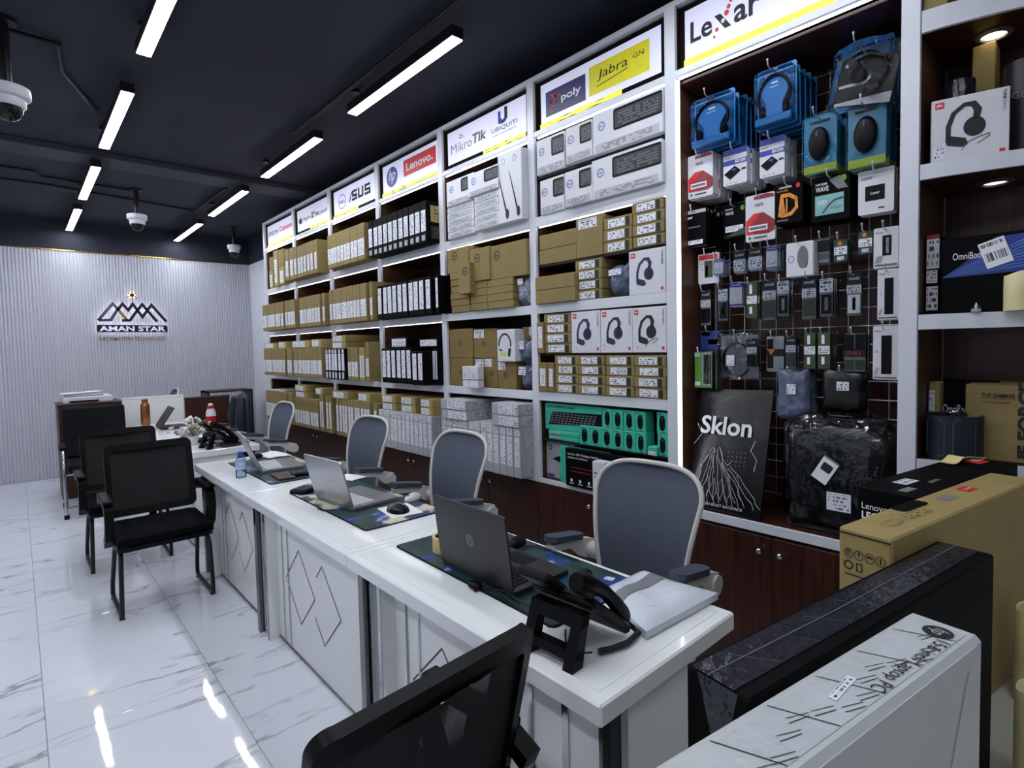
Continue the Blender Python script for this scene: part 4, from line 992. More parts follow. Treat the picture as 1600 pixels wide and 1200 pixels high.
def sennheiser(o, w, h, t):
    B().prism([(-.5*w, 0), (.5*w, 0), (.5*w, .86*h), (.25*w, .97*h), (0, h), (-.25*w, .97*h), (-.5*w, .86*h)], (0, 0, 0), (0, -1, 0), (0, 0, 1), (-1, 0, 0), -t, 0).build('clear_shell', 'clear', o)
    card(o, w*.9, h*.72, .002, 'black_plastic').location = (t*.7, 0, h*.05)
    F = FF(w) @ Matrix.Translation((0, 0, -t*.7+.001))
    shapes('pale_band', o, F, [[(.06*w, .06*h), (.94*w, .06*h), (.94*w, .22*h), (.06*w, .1*h)], [(.08*w, .32*h), (.55*w, .38*h), (.55*w, .5*h), (.5*w, .42*h), (.08*w, .36*h)]], 'carton_grey')
    text('S', o, F, .14*w, .66*h, .05*w, .05*h, 'paper')
    hd = B().tube([(t*.4, w*.1, h*.55), (t*.4, w*.2, h*.7), (t*.4, 0, h*.78), (t*.4, -w*.25, h*.7), (t*.4, -w*.3, h*.5), (t*.4, -w*.15, h*.3)], .007, 7).build('headband', 'black_plastic', o, smooth=True)
    for y, z in ((.12, .48), (-.14, .3)): B().ball((t*.35, w*y, h*z), .016, w*.12, h*.12, 12, 8).build('ear_cup', 'soft_black', hd, smooth=True)
    hang_cord = B().tube([(t*.4, -w*.1, h*.3), (t*.4, -w*.3, h*.45), (t*.4, -w*.22, h*.6), (t*.4, -w*.35, h*.7)], .003, 5).build('cord', 'cable', o)
hang('headset_pack', 'blue carded headset pack in left bunch', 'headset', 1077, 147, 1141, 226, 2.3, 5, .05, headset_pack, .048)
hang('headset_pack', 'blue carded headset pack in right bunch', 'headset', 1176, 103, 1238, 194, 2.3, 5, .05, headset_pack, .048)
hang('headset_pack', 'blue carded headset pack behind the black clear pack', 'headset', 1300, 66, 1392, 172, 2.43, 3, .048, headset_pack, .045, False)
hang('headset_pack', 'tilted clear pack with a black corded headset', 'headset', 1290, 62, 1392, 165, 2.3, 1, .05, sennheiser, .05, tilt=12)
hang('mouse_pack', 'teal carded mouse pack in left bunch', 'mouse', 1250, 177, 1304, 268, 2.33, 6, .032, mouse_pack, .036)
hang('mouse_pack', 'teal carded mouse pack in right bunch', 'mouse', 1319, 158, 1382, 258, 2.33, 5, .032, mouse_pack, .036)
BX = pack('carton_white', [(0, .84, 1, 1, 'blue_ink', 'blue_tab'), (0, .56, 1, .7, 'blue_ink', 'blue_band'), (.78, .36, .96, .42, 'navy', 'size_mark'), (.05, .04, .7, .09, 'label_small', 'fine_print')], [('BX500', .52, .59, .96, .68, 'paper'), ('crucial', .05, .76, .32, .8, 'ink')], polys=[([[(.04, .34), (.3, .16), (.76, .36), (.5, .52)]], 'black_plastic', 'drive_print'), ([[(.36, .42), (.5, .36), (.58, .42), (.48, .47)]], 'blue_ink', 'drive_label')])
hang('drive_pack', 'white and blue drive carton in left bunch', 'drive', 1130, 232, 1167, 288, 2.37, 9, .0205, BX, .02)
hang('drive_pack', 'white and blue drive carton in right bunch', 'drive', 1187, 215, 1226, 275, 2.37, 6, .0205, BX, .02)
NV = pack('carton_white', [], [('NV3', .34, .74, .6, .81, 'ink')], polys=[([[(.02, .46), (.3, .6), (.62, .6), (1, .4), (1, .2), (.78, .14), (.03, .16)]], 'red_ink', 'red_field'), ([[(.12, .3), (.5, .58), (.62, .6), (1, .4), (1, .2), (.78, .14), (.3, .16)]], 'crimson', 'dark_field'), ([[(.3, .96), (.7, .99), (.95, .96), (.98, .9), (.3, .9)]], 'crimson', 'red_tab'), ([rect(.12, .22, .76, .34)], 'paper', 'chip_label'), ([rect(.15, .25, .72, .31)], 'ink_grey', 'chip_print'), ([rect(.12, .06, .2, .1), rect(.3, .06, .75, .09)], 'ink', 'fine_print')])
hang('drive_pack', 'red and white drive card in left bunch', 'drive', 1075, 240, 1114, 308, 2.36, 10, .018, NV, .016)
LX = pack('carton_black', [(.0, .9, 1, 1, 'carton_grey', 'grey_tab'), (.05, .02, .85, .14, 'label_small', 'foot_label'), (.0, .5, .75, .53, 'ink_grey', 'line_print')], [('Lexar', .06, .76, .4, .85, 'paper')])
hang('drive_pack', 'black drive carton with grey top in bunch', 'drive', 1070, 328, 1103, 383, 2.36, 10, .019, LX, .018)
WG = pack('carton_black', [(.1, .2, .85, .38, 'label_small', 'chip_label')], [('HIKSEMI', .1, .86, .42, .91, 'paper'), ('WAVE', .1, .72, .45, .81, 'paper')], polys=[([[(.05, .05), (.95, .08), (.95, .3), (.4, .16)]], 'dark_green', 'green_field'), ([ell(.83, .88, .09, .08)], 'green_ink', 'green_badge')])
hang('drive_pack', 'dark green drive carton beside the red card', 'drive', 1130, 320, 1167, 372, 2.44, 3, .02, WG, .018)
hang('drive_pack', 'single red and white drive card lower down', 'drive', 1165, 303, 1211, 376, 2.4, 1, .02, NV, .012)
DO = pack('carton_black', [(.1, .06, .5, .1, 'ink_grey', 'fine_print')], [('HIKSEMI', .18, .88, .62, .93, 'paper'), ('FUTURE', .1, .8, .5, .84, 'orange_ink')], polys=[(stroke([(.28, .2), (.28, .7), (.55, .7), (.78, .58), (.8, .36), (.6, .22), (.28, .2)], .1, True)+stroke([(.45, .28), (.45, .62)], .05), 'orange_ink', 'flame_print'), ([ell(.85, .9, .07, .06)], 'red_ink', 'red_badge')])
hang('drive_pack', 'black drive carton with flaming orange letter', 'drive', 1210, 286, 1254, 348, 2.4, 4, .04, DO, .035)
WT = pack('carton_black', [(.1, .14, .85, .58, 'teal_card', 'teal_field'), (.48, .24, .78, .31, 'barcode', 'small_label')], [('HIKSEMI', .12, .8, .42, .85, 'paper'), ('WAVE', .12, .66, .46, .77, 'paper'), ('SSD', .18, .38, .4, .47, 'paper')], polys=[([[(.46, .9), (.75, .95), (.95, .66), (.7, .66)]], 'carton_grey_dark', 'grey_wave'), ([ell(.84, .88, .08, .07)], 'green_ink', 'green_badge'), (stroke([(.3, .18), (.48, .36), (.62, .44), (.84, .46)], .03), 'dark_green', 'wave_line')])
hang('drive_pack', 'black drive carton with teal field', 'drive', 1268, 273, 1328, 344, 2.38, 3, .04, WT, .036)
LW = pack('carton_white', [(.2, .3, .75, .64, 'black_plastic', 'drive_print'), (.0, .9, 1, 1, 'carton_grey', 'grey_tab'), (.58, .1, .74, .13, 'ink', 'size_print')], [('Lexar', .08, .8, .42, .87, 'ink_grey'), ('Lexar', .36, .44, .62, .5, 'paper')])
hang('drive_pack', 'white drive carton with dark drive picture', 'drive', 1341, 264, 1397, 333, 2.38, 2, .03, LW, .026)
# memory and small parts, three rows
KW = pack('carton_white', [(.05, .8, .95, .96, 'red_ink', 'red_top'), (.32, .2, .72, .76, 'pcb_green', 'memory_stick'), (.36, .25, .48, .6, 'paper', 'stick_label'), (.06, .3, .26, .7, 'label_small', 'fine_print')])
CB = pack('carton_white', [(.05, .78, .95, .95, 'blue_ink', 'blue_top'), (.1, .2, .9, .4, 'label_small', 'fine_print'), (.05, .04, .95, .1, 'blue_ink', 'blue_foot')], [('crucial', .2, .83, .8, .9, 'paper')], True)
CK = pack('carton_grey', [(.04, .6, .96, .97, 'ink', 'black_top'), (.04, .1, .96, .58, 'label_small', 'white_label')], [('crucial', .18, .74, .82, .86, 'paper')], True)
CL = pack('carton_grey_dark', [(.06, .72, .94, .97, 'ink', 'black_top'), (.06, .5, .94, .7, 'label_small', 'white_label'), (.1, .06, .9, .46, 'pcb_green', 'memory_stick')], [('crucial', .2, .82, .82, .9, 'paper')], True)
CD = pack('carton_grey_dark', [(.06, .72, .94, .97, 'ink', 'black_top'), (.06, .5, .94, .7, 'label_small', 'white_label'), (.1, .06, .9, .46, 'black_plastic', 'memory_stick')], [('crucial', .2, .82, .82, .9, 'paper')], True)
LL = pack('carton_grey_dark', [(.04, .62, .96, .96, 'label_small', 'white_label'), (.15, .06, .88, .56, 'black_plastic', 'memory_stick'), (.4, .15, .62, .48, 'paper', 'stick_label')], [('Lexar', .2, .84, .8, .92, 'ink')], True)
CC = pack('carton_grey_dark', [(.06, .72, .94, .97, 'ink', 'black_top'), (.06, .52, .94, .7, 'label_small', 'white_label'), (.14, .06, .86, .48, 'paper', 'tall_label'), (.4, .12, .6, .42, 'barcode', 'barcode')], [('crucial', .2, .82, .82, .9, 'paper')], True)
KG = pack('pcb_green', [(.02, .4, .98, .62, 'label_small', 'white_band'), (.3, .68, .55, .96, 'paper', 'stick_label'), (.3, .12, .55, .32, 'paper', 'stick_label'), (.0, .38, .06, .64, 'red_ink', 'red_edge')])
KS = pack('dark_green', [(.02, .32, .98, .68, 'label_small', 'white_band'), (.3, .75, .6, .92, 'orange_ink', 'chip_mark'), (.25, .08, .75, .24, 'label_small', 'foot_label')])
YD = pack('carton_grey', [(.05, .45, .95, .92, 'ink', 'black_label'), (.08, .15, .9, .4, 'carton_grey_dark', 'grey_label')], [('PROPERTY', .12, .6, .88, .7, 'yellow_ink')] if False else (), True)
PN = pack('carton_white', [(.36, .3, .72, .8, 'black_plastic', 'memory_stick'), (.5, .36, .62, .74, 'paper', 'stick_label'), (.05, .04, .95, .09, 'ink_grey', 'foot_print')], [('PNY', .08, .86, .4, .9, 'ink_grey')], polys=[([[(.03+.07*k, .12), (.06+.07*k, .12), (.2+.07*k, .3), (.17+.07*k, .3)] for k in range(4)], 'ink_grey', 'hatch_print')])
PL = pack('carton_white', [(.34, .1, .76, .82, 'black_plastic', 'memory_stick'), (.08, .45, .26, .6, 'label_small', 'fine_print'), (.05, .02, .95, .05, 'ink_grey', 'foot_print')], [('PNY', .08, .88, .4, .92, 'ink_grey')], polys=[([[(.03+.07*k, .08), (.06+.07*k, .08), (.2+.07*k, .22), (.17+.07*k, .22)] for k in range(2)], 'ink_grey', 'hatch_print')])
def mouse_box(o, w, h, t):
    B().box(0, t, -w/2, w/2, 0, h, .004).build('carton', 'carton_white', o); F = FF(w)
    shapes('mouse_print', o, F, [ell(.62*w, .55*h, .2*w, .33*h)], 'ink_grey'); shapes('mouse_shade', o, F, [ell(.72*w, .52*h, .1*w, .28*h)], 'black_plastic', .0008)
    shapes('ring_mark', o, F, stroke(ell(.2*w, .52*h, .1*w, .1*h, 18), .0025, True), 'blue_ink')
MP = lambda lab, a, mk, n=1, xf=2.42, p=.014, t=.012, cat='memory': hang('memory_pack' if cat == 'memory' else cat, lab, cat.replace('_', ' '), *a, xf, n, p, mk, t)
MP('white memory card with red top, upper row leftmost', (1091, 396, 1123, 443), KW)
MP('blue topped white memory pack, upper row left', (1114, 404, 1130, 430), CB, 4, 2.4, .02, .018)
MP('black topped memory pack, upper row, lower of two neighbours', (1145, 391, 1165, 426), CK, 2)
MP('black topped memory pack, upper row, higher of two neighbours', (1168, 386, 1191, 422), CK, 2, 2.41)
MP('blue topped white memory pack, upper row middle', (1195, 383, 1215, 421), CB, 5, 2.4, .018, .016)
MP('white mouse carton with grey mouse picture on the grid', (1228, 378, 1271, 432), mouse_box, 1, 2.38, .05, .06, 'mouse_carton')
MP('clear memory pack with black label, upper row', (1274, 372, 1297, 411), YD, 3, 2.42, .018, .016)
MP('green memory stick with white band, upper row, first', (1303, 374, 1324, 409), KS, 4, 2.43, .014, .012)
MP('green memory stick with white band, upper row, second', (1341, 361, 1363, 397), KS, 2, 2.42, .014, .012)
MP('white hatched memory card at right edge, uppermost', (1365, 355, 1404, 418), PN, 2, 2.4, .02, .016)
MP('slim black memory pack, middle row leftmost', (1093, 452, 1111, 508), CD)
MP('slim white labelled memory pack, middle row second', (1121, 450, 1137, 501), LL)
MP('blue topped white memory pack, middle row', (1138, 440, 1160, 479), CB, 3, 2.4, .018, .016)
MP('green memory stick with white band, middle row', (1166, 441, 1183, 497), KG, 3, 2.42)
MP('black topped green memory pack, middle row, left', (1190, 435, 1213, 500), CL)
MP('white labelled memory pack, middle row, left', (1213, 437, 1233, 493), LL, 3, 2.42)
MP('black topped green memory pack, middle row, right', (1251, 431, 1276, 498), CL, 3, 2.41)
MP('white labelled memory pack, middle row, right', (1279, 433, 1302, 494), LL, 5, 2.41)
MP('black topped memory pack with barcode, middle row', (1321, 425, 1347, 493), CC, 1, 2.41)
MP('white hatched memory card at right edge, middle', (1371, 420, 1404, 499), PL, 2, 2.4, .02, .016)
SB = pack('blue_card', [(.0, .0, 1, 1, 'deep_blue', 'blue_field'), (.4, .3, .95, .55, 'ink', 'drive_print'), (.05, .75, .5, .95, 'blue_card', 'name_field')])
MP('blue drive carton at left of lower row', (1095, 517, 1124, 547), SB, 1, 2.46, .03, .03)
AC = pack('green_ink', [(.46, .06, .92, .94, 'carton_grey', 'window'), (.52, .1, .8, .9, 'black_plastic', 'memory_stick'), (.54, .55, .62, .75, 'paper', 'stick_label'), (.08, .06, .36, .16, 'paper', 'white_label'), (.82, .1, .9, .9, 'lime', 'gold_edge')], [('acer', .08, .84, .4, .93, 'paper')], True)
MP('green memory pack hanging at lower left', (1082, 548, 1113, 606), AC, 1, 2.37, .03, .026)
def cable_bag(o, w, h, t):
    bb = B().slab(lambda u, v: ((t/2+.006*math.sin(9*u+5*v), w*(.5-u), h*v), (-1, 0, 0)), 8, 8, .02); bb.build('bag', 'clear_bag', o, smooth=True)
    c = B()
    for k in range(3): c.tube([(t*.2+.006*k, w*(.05)+w*.33*math.cos(a)*(1+.03*k), h*.42+h*.36*math.sin(a)) for a in [2*math.pi*i/24 for i in range(24)]], .0038, 6, True)
    c.build('cable', 'cable', o, smooth=True)
    B().box(t*.1, t*.3, -.0, .03, h*.08, h*.18, .002).build('plug', 'carton_grey', o)
    F = FF(w) @ Matrix.Translation((0, 0, .012)); plate('label', o, F, .24*w, .3*h, .2*w, .22*h, 'label_small', 0)
    B().slab(lambda u, v: ((t*.7, w*(.46-.92*u), h*(.05+.9*v)), (-1, 0, 0)), 2, 2, .002).build('backing_sheet', 'carton_grey', o)
MP('clear bag with a coiled black cable', (1122, 520, 1186, 593), cable_bag, 1, 2.44, .03, .02, 'cable_bag')
MP('black topped memory pack, lower row, on the cable bag', (1165, 528, 1183, 576), CD, 1, 2.41)
YC = pack('carton_grey', [(.1, .08, .42, .9, 'black_plastic', 'memory_stick'), (.08, .42, 1, .62, 'ink', 'black_band')], (), True, [([[(.1, .62), (.5, .62), (.3, .44)]], 'orange_ink', 'yellow_mark')])
MP('clear memory pack with yellow triangle, lower row', (1195, 524, 1226, 580), YC, 2, 2.41, .018, .016)
MP('black topped green memory pack, lower row', (1226, 524, 1244, 576), CL, 3, 2.41)
MP('long green memory stick with white band, lower row, left', (1256, 520, 1274, 576), KG, 4, 2.42)
MP('long green memory stick with white band, lower row, right', (1278, 519, 1297, 576), KG, 6, 2.42)
FY = pack('carton_grey_dark', [(.06, .55, .48, .95, 'black_plastic', 'memory_stick'), (.52, .55, .94, .95, 'black_plastic', 'memory_stick'), (.04, .38, .96, .58, 'ink', 'black_band'), (.06, .05, .48, .3, 'pcb_green', 'stick_foot'), (.52, .05, .94, .3, 'pcb_green', 'stick_foot')], [('FURY', .2, .42, .8, .52, 'red_ink')], True)
MP('twin black memory pack with red lettering', (1316, 519, 1354, 581), FY, 2, 2.4, .022, .02)
MP('white hatched memory card at right edge, lowest', (1364, 509, 1403, 593), PL, 2, 2.4, .02, .016)
def crinkle(m, seed):
    def mk(o, w, h, t):
        me = lumpy(w, t, h, seed, .006); me.polygons.foreach_set('use_smooth', [True]*len(me.polygons)); me.materials.append(MATS[m]); link('bag', me, o)
        plate('white_label', o, FF(w) @ Matrix.Translation((0, 0, .01)), .38*w, .52*h, .28*w, .2*h, 'label_small', 0)
        B().slab(lambda u, v: ((t*.5+.004*math.sin(12*u), w*(.5-u), h*(.94+.08*v)), (-1, 0, 0)), 6, 1, .003).build('bag_top', 'clear_bag', o)
    return mk
MP('shiny blue grey plastic bag with white label', (1212, 578, 1262, 656), crinkle('antistatic', 41), 2, 2.4, .06, .05, 'plastic_bag')
MP('dark grey plastic bag with white label', (1283, 577, 1352, 646), crinkle('bag_black', 43), 1, 2.4, .06, .07, 'plastic_bag')
# ---------------------------------------------------------------- big bags on the counter
CT = .762
def quad_bag(o, tl, tr, bl, br, xt, xb, th, m, seed):
    a, b, c, d = P(*tl, X=xt), P(*tr, X=xt), P(*bl, X=xb), P(*br, X=xb)
    return a, b, c, d
a, b = P(1096, 608, X=2.42), P(1209, 610, X=2.42); c, d = P(1072, 792, X=2.27), P(1187, 806, X=2.27)
zc = CT+.002; c.z = d.z = zc
o = thing('backpack_bag', 'big black printed plastic backpack bag leaning in left corner', 'bag', tuple((c+d)/2))
O_ = (c+d)/2
def skl(u, v, f=0):
    p = (c*(1-u)+d*u)*(1-v)+(a*(1-u)+b*u)*v - O_
    bul = math.sin(math.pi*min(1, max(0, u)))*math.sin(math.pi*min(1, max(0, v))**.7)
    return p, bul
rs = random.Random(9)
def sk_front(u, v):
    p, k = skl(u, v); n = Vector((-.93, 0, -.25)).normalized()*-1
    return (p + Vector((-.035*k + .004*math.sin(14*u+9*v)*k, 0, 0)), n)
def sk_back(u, v):
    p, k = skl(u, v); return p + Vector((.012+.09*k, -.05*(1-v)*0, 0))
me_ = B()
vs = []; N, M_ = 12, 16
for i in range(N+1):
    for j in range(M_+1): vs.append(sk_front(i/N, j/M_)[0])
for i in range(N+1):
    for j in range(M_+1): vs.append(sk_back(i/N, j/M_))
k_ = M_+1; m_ = (N+1)*k_; fs = []
for i in range(N):
    for j in range(M_):
        q_ = (i*k_+j, (i+1)*k_+j, (i+1)*k_+j+1, i*k_+j+1); fs.append(q_); fs.append(tuple(m_+x for x in q_[::-1]))
ed = [i*k_ for i in range(N+1)]+[N*k_+j for j in range(1, M_+1)]+[i*k_+M_ for i in range(N-1, -1, -1)]+[j for j in range(M_-1, 0, -1)]
for i in range(len(ed)):
    j = (i+1) % len(ed); fs.append((ed[i], m_+ed[i], m_+ed[j], ed[j]))
me_.add(vs, fs).build('bag', 'bag_black', o, smooth=True)
def onbag(pts2, w, name, m):
    """printed line work laid on the bulging front of the bag"""
    bb = B()
    for pl in pts2:
        P3 = [sk_front(u, v)[0]+Vector((-.0025, 0, .0006)) for u, v in pl]
        bb.tube(P3, w, 4, caps=False)
    bb.build(name, m, o)
mt = []
peak = [(.28, .47), (.33, .52), (.37, .48), (.43, .53), (.5, .43), (.57, .39), (.6, .42)]
for k in range(13):
    t = k/12; p0 = peak[int(t*5.99)]; r_ = random.Random(50+k)
    x, y = p0[0]+r_.uniform(-.03, .03), p0[1]-r_.uniform(0, .03); pl = [(x, y)]
    ex = -.02+1.02*t
    for s in range(1, 8):
        q_ = s/7; pl.append((x+(ex-x)*q_**.85+r_.uniform(-.02, .02), y+(.07-y)*q_+r_.uniform(-.012, .012)))
    mt.append(pl)
for k in range(5):
    r_ = random.Random(80+k); x = .3+.1*k; mt.append([(x-.1, .1+r_.uniform(0, .04)), (x, .22+r_.uniform(0, .12)), (x+.04, .17), (x+.1, .1)])
mt.append(peak)
onbag(mt, .0009, 'mountain_print', 'paper')
onbag([[(.02, .7), (.12, .62), (.0, .52)], [(.86, .6), (.82, .52), (.9, .45), (.88, .36)]], .0012, 'edge_print', 'paper')
pz = sk_front(.5, .73)[0]; uvec = (d-c).normalized(); up_ = ((a+b)/2-(c+d)/2).normalized()
Fb = frame(pz+Vector((-.012, 0, .0)), uvec, up_)
wS = (b-a).length
text('Sklon', o, Fb, -.03*wS, -.015, .7*wS, .085, 'paper', bold=.022)
text('SKI BOOT BACKPACK', o, frame(sk_front(.55, .06)[0]+Vector((-.006, 0, 0)), uvec, up_), 0, 0, .5*wS, .012, 'paper')
for r_ in range(4):
    for c_ in range(5):
        p_ = sk_front(.56+.05*c_, .5-.035*r_)[0]; 
        if r_ == 0 and c_ == 0: dots = B()
        dots.ball(tuple(p_+Vector((-.002, 0, 0))), .0015, .0015, .0015, 6, 4)
dots.build('dot_print', 'paper', o)
# laptop bag in clear plastic
a_, b_ = P(1222, 720, X=2.3).y, P(1400, 720, X=2.3).y
o = thing('laptop_bag', 'grey laptop bag in clear plastic with two hanging tags', 'bag', (2.3, (a_+b_)/2, CT+.002))
w = (a_-b_)*1.0; h = P(1300, 660, X=2.34).z-CT
prof = [(-.5*w, 0), (.5*w, 0), (.5*w, .62*h), (.42*w, .86*h), (.2*w, .98*h), (-.2*w, .98*h), (-.42*w, .86*h), (-.5*w, .62*h)]
bm_ = B().prism([(x*.94, y*.96) for x, y in prof], (.0, 0, 0), (0, -1, 0), (.12, 0, .993), (-1, 0, 0), -.12, -.02); bm_.build('bag', 'bag_grey', o)
B().tube([(.09, -.06, h*.93), (.09, -.05, h*1.0), (.09, .05, h*1.0), (.09, .06, h*.93)], .008, 6).build('handle', 'soft_black', o, smooth=True)
me2 = lumpy(w*1.03, .15, h*1.05, 77, .007); me2.polygons.foreach_set('use_smooth', [True]*len(me2.polygons)); me2.materials.append(MATS['clear_bag']); link('clear_wrap', me2, o, (-.01, 0, 0))
Ft = frame((-.03, .03, h*.62), (-.05, -.86, -.5), (.0, -.5, .86)); 
plate('hang_tag', o, Ft, -.02, -.06, .062, .1, 'paper', 0); shapes('green_band', o, Ft, [rect(-.02, .034, .042, .04)], 'green_ink', .001); shapes('bag_print', o, Ft, [rrect(-.008, -.015, .032, .018, .006)], 'ink', .001)
plate('product_label', o, frame((-.03, .02, h*.24), (0, -1, 0), (.0, 0, 1)), 0, 0, .085, .07, 'label_h', 0)
# ================================================================== CURVED END UNIT (right edge of the picture)
CURVE = [(2.252, .484), (2.262, .42), (2.285, .33), (2.32, .22), (2.385, .09), (2.49, -.04), (2.64, -.13)]
cu = thing('curved_shelf_unit', 'white curved end shelf unit with brown interior at right picture edge', 'shelf', (XF, .484, 0))
def cl(p): return (p[0]-XF, p[1]-.484)
def cboard(z0, z1):
    inner = [(x+.014, y) for x, y in CURVE[:-1]]+[(2.642, -.115)]
    B().prism([cl(p) for p in inner+[(2.642, .484)]], (0, 0, z0+.003), (1, 0, 0), (0, 1, 0), (0, 0, 1), 0, z1-z0-.004).build('shelf_board', 'wood', cu)
    B().prism([cl(p) for p in CURVE+[(x+.014, y) for x, y in CURVE[::-1]]], (0, 0, z0), (1, 0, 0), (0, 1, 0), (0, 0, 1), 0, z1-z0).build('edge_trim', 'shelf_white', cu)
for z0, z1 in ((2.53, 2.6), (2.05, 2.1), (1.55, 1.6), (1.055, 1.107), (.7, .745)): cboard(z0, z1)
bx('back_panel', 'wood', 2.643-XF, 2.655-XF, -.14-.484, 0, .0, TOPZ, cu, 0)
for z0, z1 in ((0, .7),): B().prism([cl(p) for p in [(x+.03, y) for x, y in CURVE[:-1]]+[(2.642, .47)]], (0, 0, .0), (1, 0, 0), (0, 1, 0), (0, 0, 1), 0, .7).build('base', 'wood', cu)
for k, (x, y, z, m) in enumerate(((2.456, .325, 2.5335, 'warm_glow'), (2.5, .32, 2.0535, 'neutral_glow'), (2.5, .32, 1.5535, 'neutral_glow'))):
    r_ = B().lathe([(.05, 0), (.052, -.004), (.036, -.009), (.033, -.003)], x-XF, y-.484, z, 24).build('downlight_ring', 'silver', cu, smooth=True)
    B().lathe([(.033, -.0035), (.0, -.0045)], x-XF, y-.484, z, 20).build('downlight_glow', m, r_)
# its goods
item('brown_carton', 'brown carton cut by the top picture edge on the curved unit', 'box', (1440, -60), (1482, -62), 2.6, 2.27, .2, 'kraft', [('f', .1, .25, .8, .8, 'label_small', 'faded_label')], h=.16)
def jbl_at(label, loc, d, rz, m):
    o = carton('headphone_carton', label, 'box', loc, d, 'carton_white', rz, None, (), .002); F = FR['f'](d); w, hh = d[1], d[2]
    hp_print(o, F, .47*w, .54*hh, .66*hh, m, True)
    shapes('red_logo', o, F, [rect(.05*w, .85*hh, .17*w, .95*hh)], 'red_ink'); text('JBL', o, F, .11*w, .9*hh, .09*w, .045*hh, 'paper', bold=.03, off=.002)
    text('TUNE', o, F, .935*w, .89*hh, .15*hh, .04*w, 'ink', bold=.03, rot=-90); text('520C', o, F, .935*w, .72*hh, .15*hh, .04*w, 'ink_grey', rot=-90)
    shapes('red_mark', o, F, [rect(.88*w, .03*hh, .95*w, .08*hh)], 'red_ink'); plate('fine_print', o, F, .04*w, .05*hh, .14*w, .24*hh, 'label_small'); return o
hz = P(1452, 158, X=2.262).z-2.1
jbl_at('large white headphone carton with black corded headphones under a downlight', (2.3, .362, 2.1005), (.075, .2, hz), R(14), 'ink')
def tube_roll(name, label, x, y, z, r, h, m, lines=True, txt=None):
    o = thing(name, label, 'mouse pad', (x, y, z))
    B().lathe([(r, 0), (r*1.0, h*.5), (r, h), (r*.93, h+.0005), (r*.9, h-.02), (0, h-.021)], n=26).build('roll', m, o, smooth=True)
    if lines:
        for s in (-1, 1):
            pts = [(math.cos(a)*(r+.001), math.sin(a)*(r+.001), z_) for a, z_ in ((math.pi+.15*s, .15*h), (math.pi+.15*s, .85*h), (math.pi+.3*s, .93*h), (math.pi+.85*s, .93*h), (math.pi+.95*s, .85*h), (math.pi+.95*s, .15*h), (math.pi+.3*s, .1*h), (math.pi+.15*s, .15*h))]
            B().tube(pts, .0011, 4).build('stitched_line', 'cable_grey', o)
    if txt: text(txt, o, frame((-r-.002, .0, h*.62), (.12, -1, 0), (0, 0, 1)), 0, 0, r*1.1, .02, 'ink_grey')
    return o
tube_roll('mouse_pad_tube', 'black glossy tube with grey lettering left of the brown carton', 2.4, P(1500, 100, X=2.4).y, 2.1, .044, .285, 'tape_glossy', False, 'G640')
tube_roll('mouse_pad_tube', 'black and blue tube with grey lettering at right picture edge', 2.44, P(1588, 100, X=2.44).y-.03, 2.1, .06, .3, 'laptop_black', False, 'G840')
item('brown_carton', 'tall plain brown carton between two dark tubes under the warm downlight', 'box', (1519, 72), (1556, 64), 2.1, 2.47, .1, 'kraft_tan')
o, d = item('laptop_carton', 'black laptop carton with blue streaked front and tilted label', 'box', (1470, 366), (1650, 362), 1.6, 2.305, .075, 'carton_black')
d = d; F = FR['f'](d); w, h = d[1], d[2]
shapes('blue_streak', o, F, [[(.02*w, .48*h), (.5*w, .95*h), (.98*w, .97*h), (.98*w, .5*h)]], 'deep_blue', .0008)
for k in range(9): shapes('light_streak', o, F, [[(.02*w, (.485+.002*k)*h), (.75*w, (.55+.04*k)*h), (.75*w, (.57+.04*k)*h)]], 'sky_print', .0012+.0002*k)
shapes('black_field', o, F, [[(0, .6*h), (.0, h), (.5*w, h), (.44*w, .85*h), (.06*w, .52*h)]], 'carton_black', .0032)
text('OmniBook', o, F, .27*w, .75*h, .3*w, .09*h, 'paper', off=.0045)
plate('tilted_label', o, F @ Matrix.Translation((.44*w, .55*h, .004)) @ Matrix.Rotation(R(18), 4, 'Z'), 0, 0, .24*w, .34*h, 'barcode', 0)
item('laptop_carton', 'black laptop carton end with three white labels beside the streaked one', 'box', (1447, 368), (1469, 366), 1.6, 2.35, .2, 'carton_black', [('f', .05, .58, .98, .95, 'label_small', 'white_label'), ('f', .05, .4, .85, .56, 'label_small', 'white_label'), ('f', .05, .06, .9, .36, 'label_small', 'white_label'), ('f', .05, .95, .98, 1, 'crimson', 'red_edge')])
p = P(1524, 487, X=2.272)
o = thing('tealight', 'tiny clear tealight candle in front of the black carton', 'candle', (2.285, p.y, 1.6005))
B().lathe([(.016, 0), (.017, .02), (.015, .021), (.014, .012), (0, .011)], n=16).build('cup', 'clear', o, smooth=True)
B().lathe([(.0135, .001), (.0135, .011), (0, .012)], n=14).build('wax', 'carton_white', o); B().lathe([(.003, .011), (.005, .018), (.001, .031)], n=8).build('flame_tip', 'paper', o, smooth=True)
def candle(label, x, y, z, r, h):
    o = thing('pillar_candle', label, 'candle', (x, y, z))
    vs = []; n = 28
    b = B(); pr = [(r, 0), (r*1.01, h*.5), (r, h*.97), (r*.93, h), (r*.8, h-.004), (r*.7, h-.03), (0, h-.032)]
    b.lathe(pr, n=n)
    for i in range(2*n, 5*n):
        x_, y_, z_ = b.v[i]; a = math.atan2(y_, x_); b.v[i] = (x_, y_, z_+.006*math.sin(2*a+.6)*(1 if i < 5*n else 0))
    b.build('wax', 'candle', o, smooth=True); B().cyl((0, 0, h-.033), (0, 0, h-.012), .0018, n=6).build('wick', 'ink', o); return o
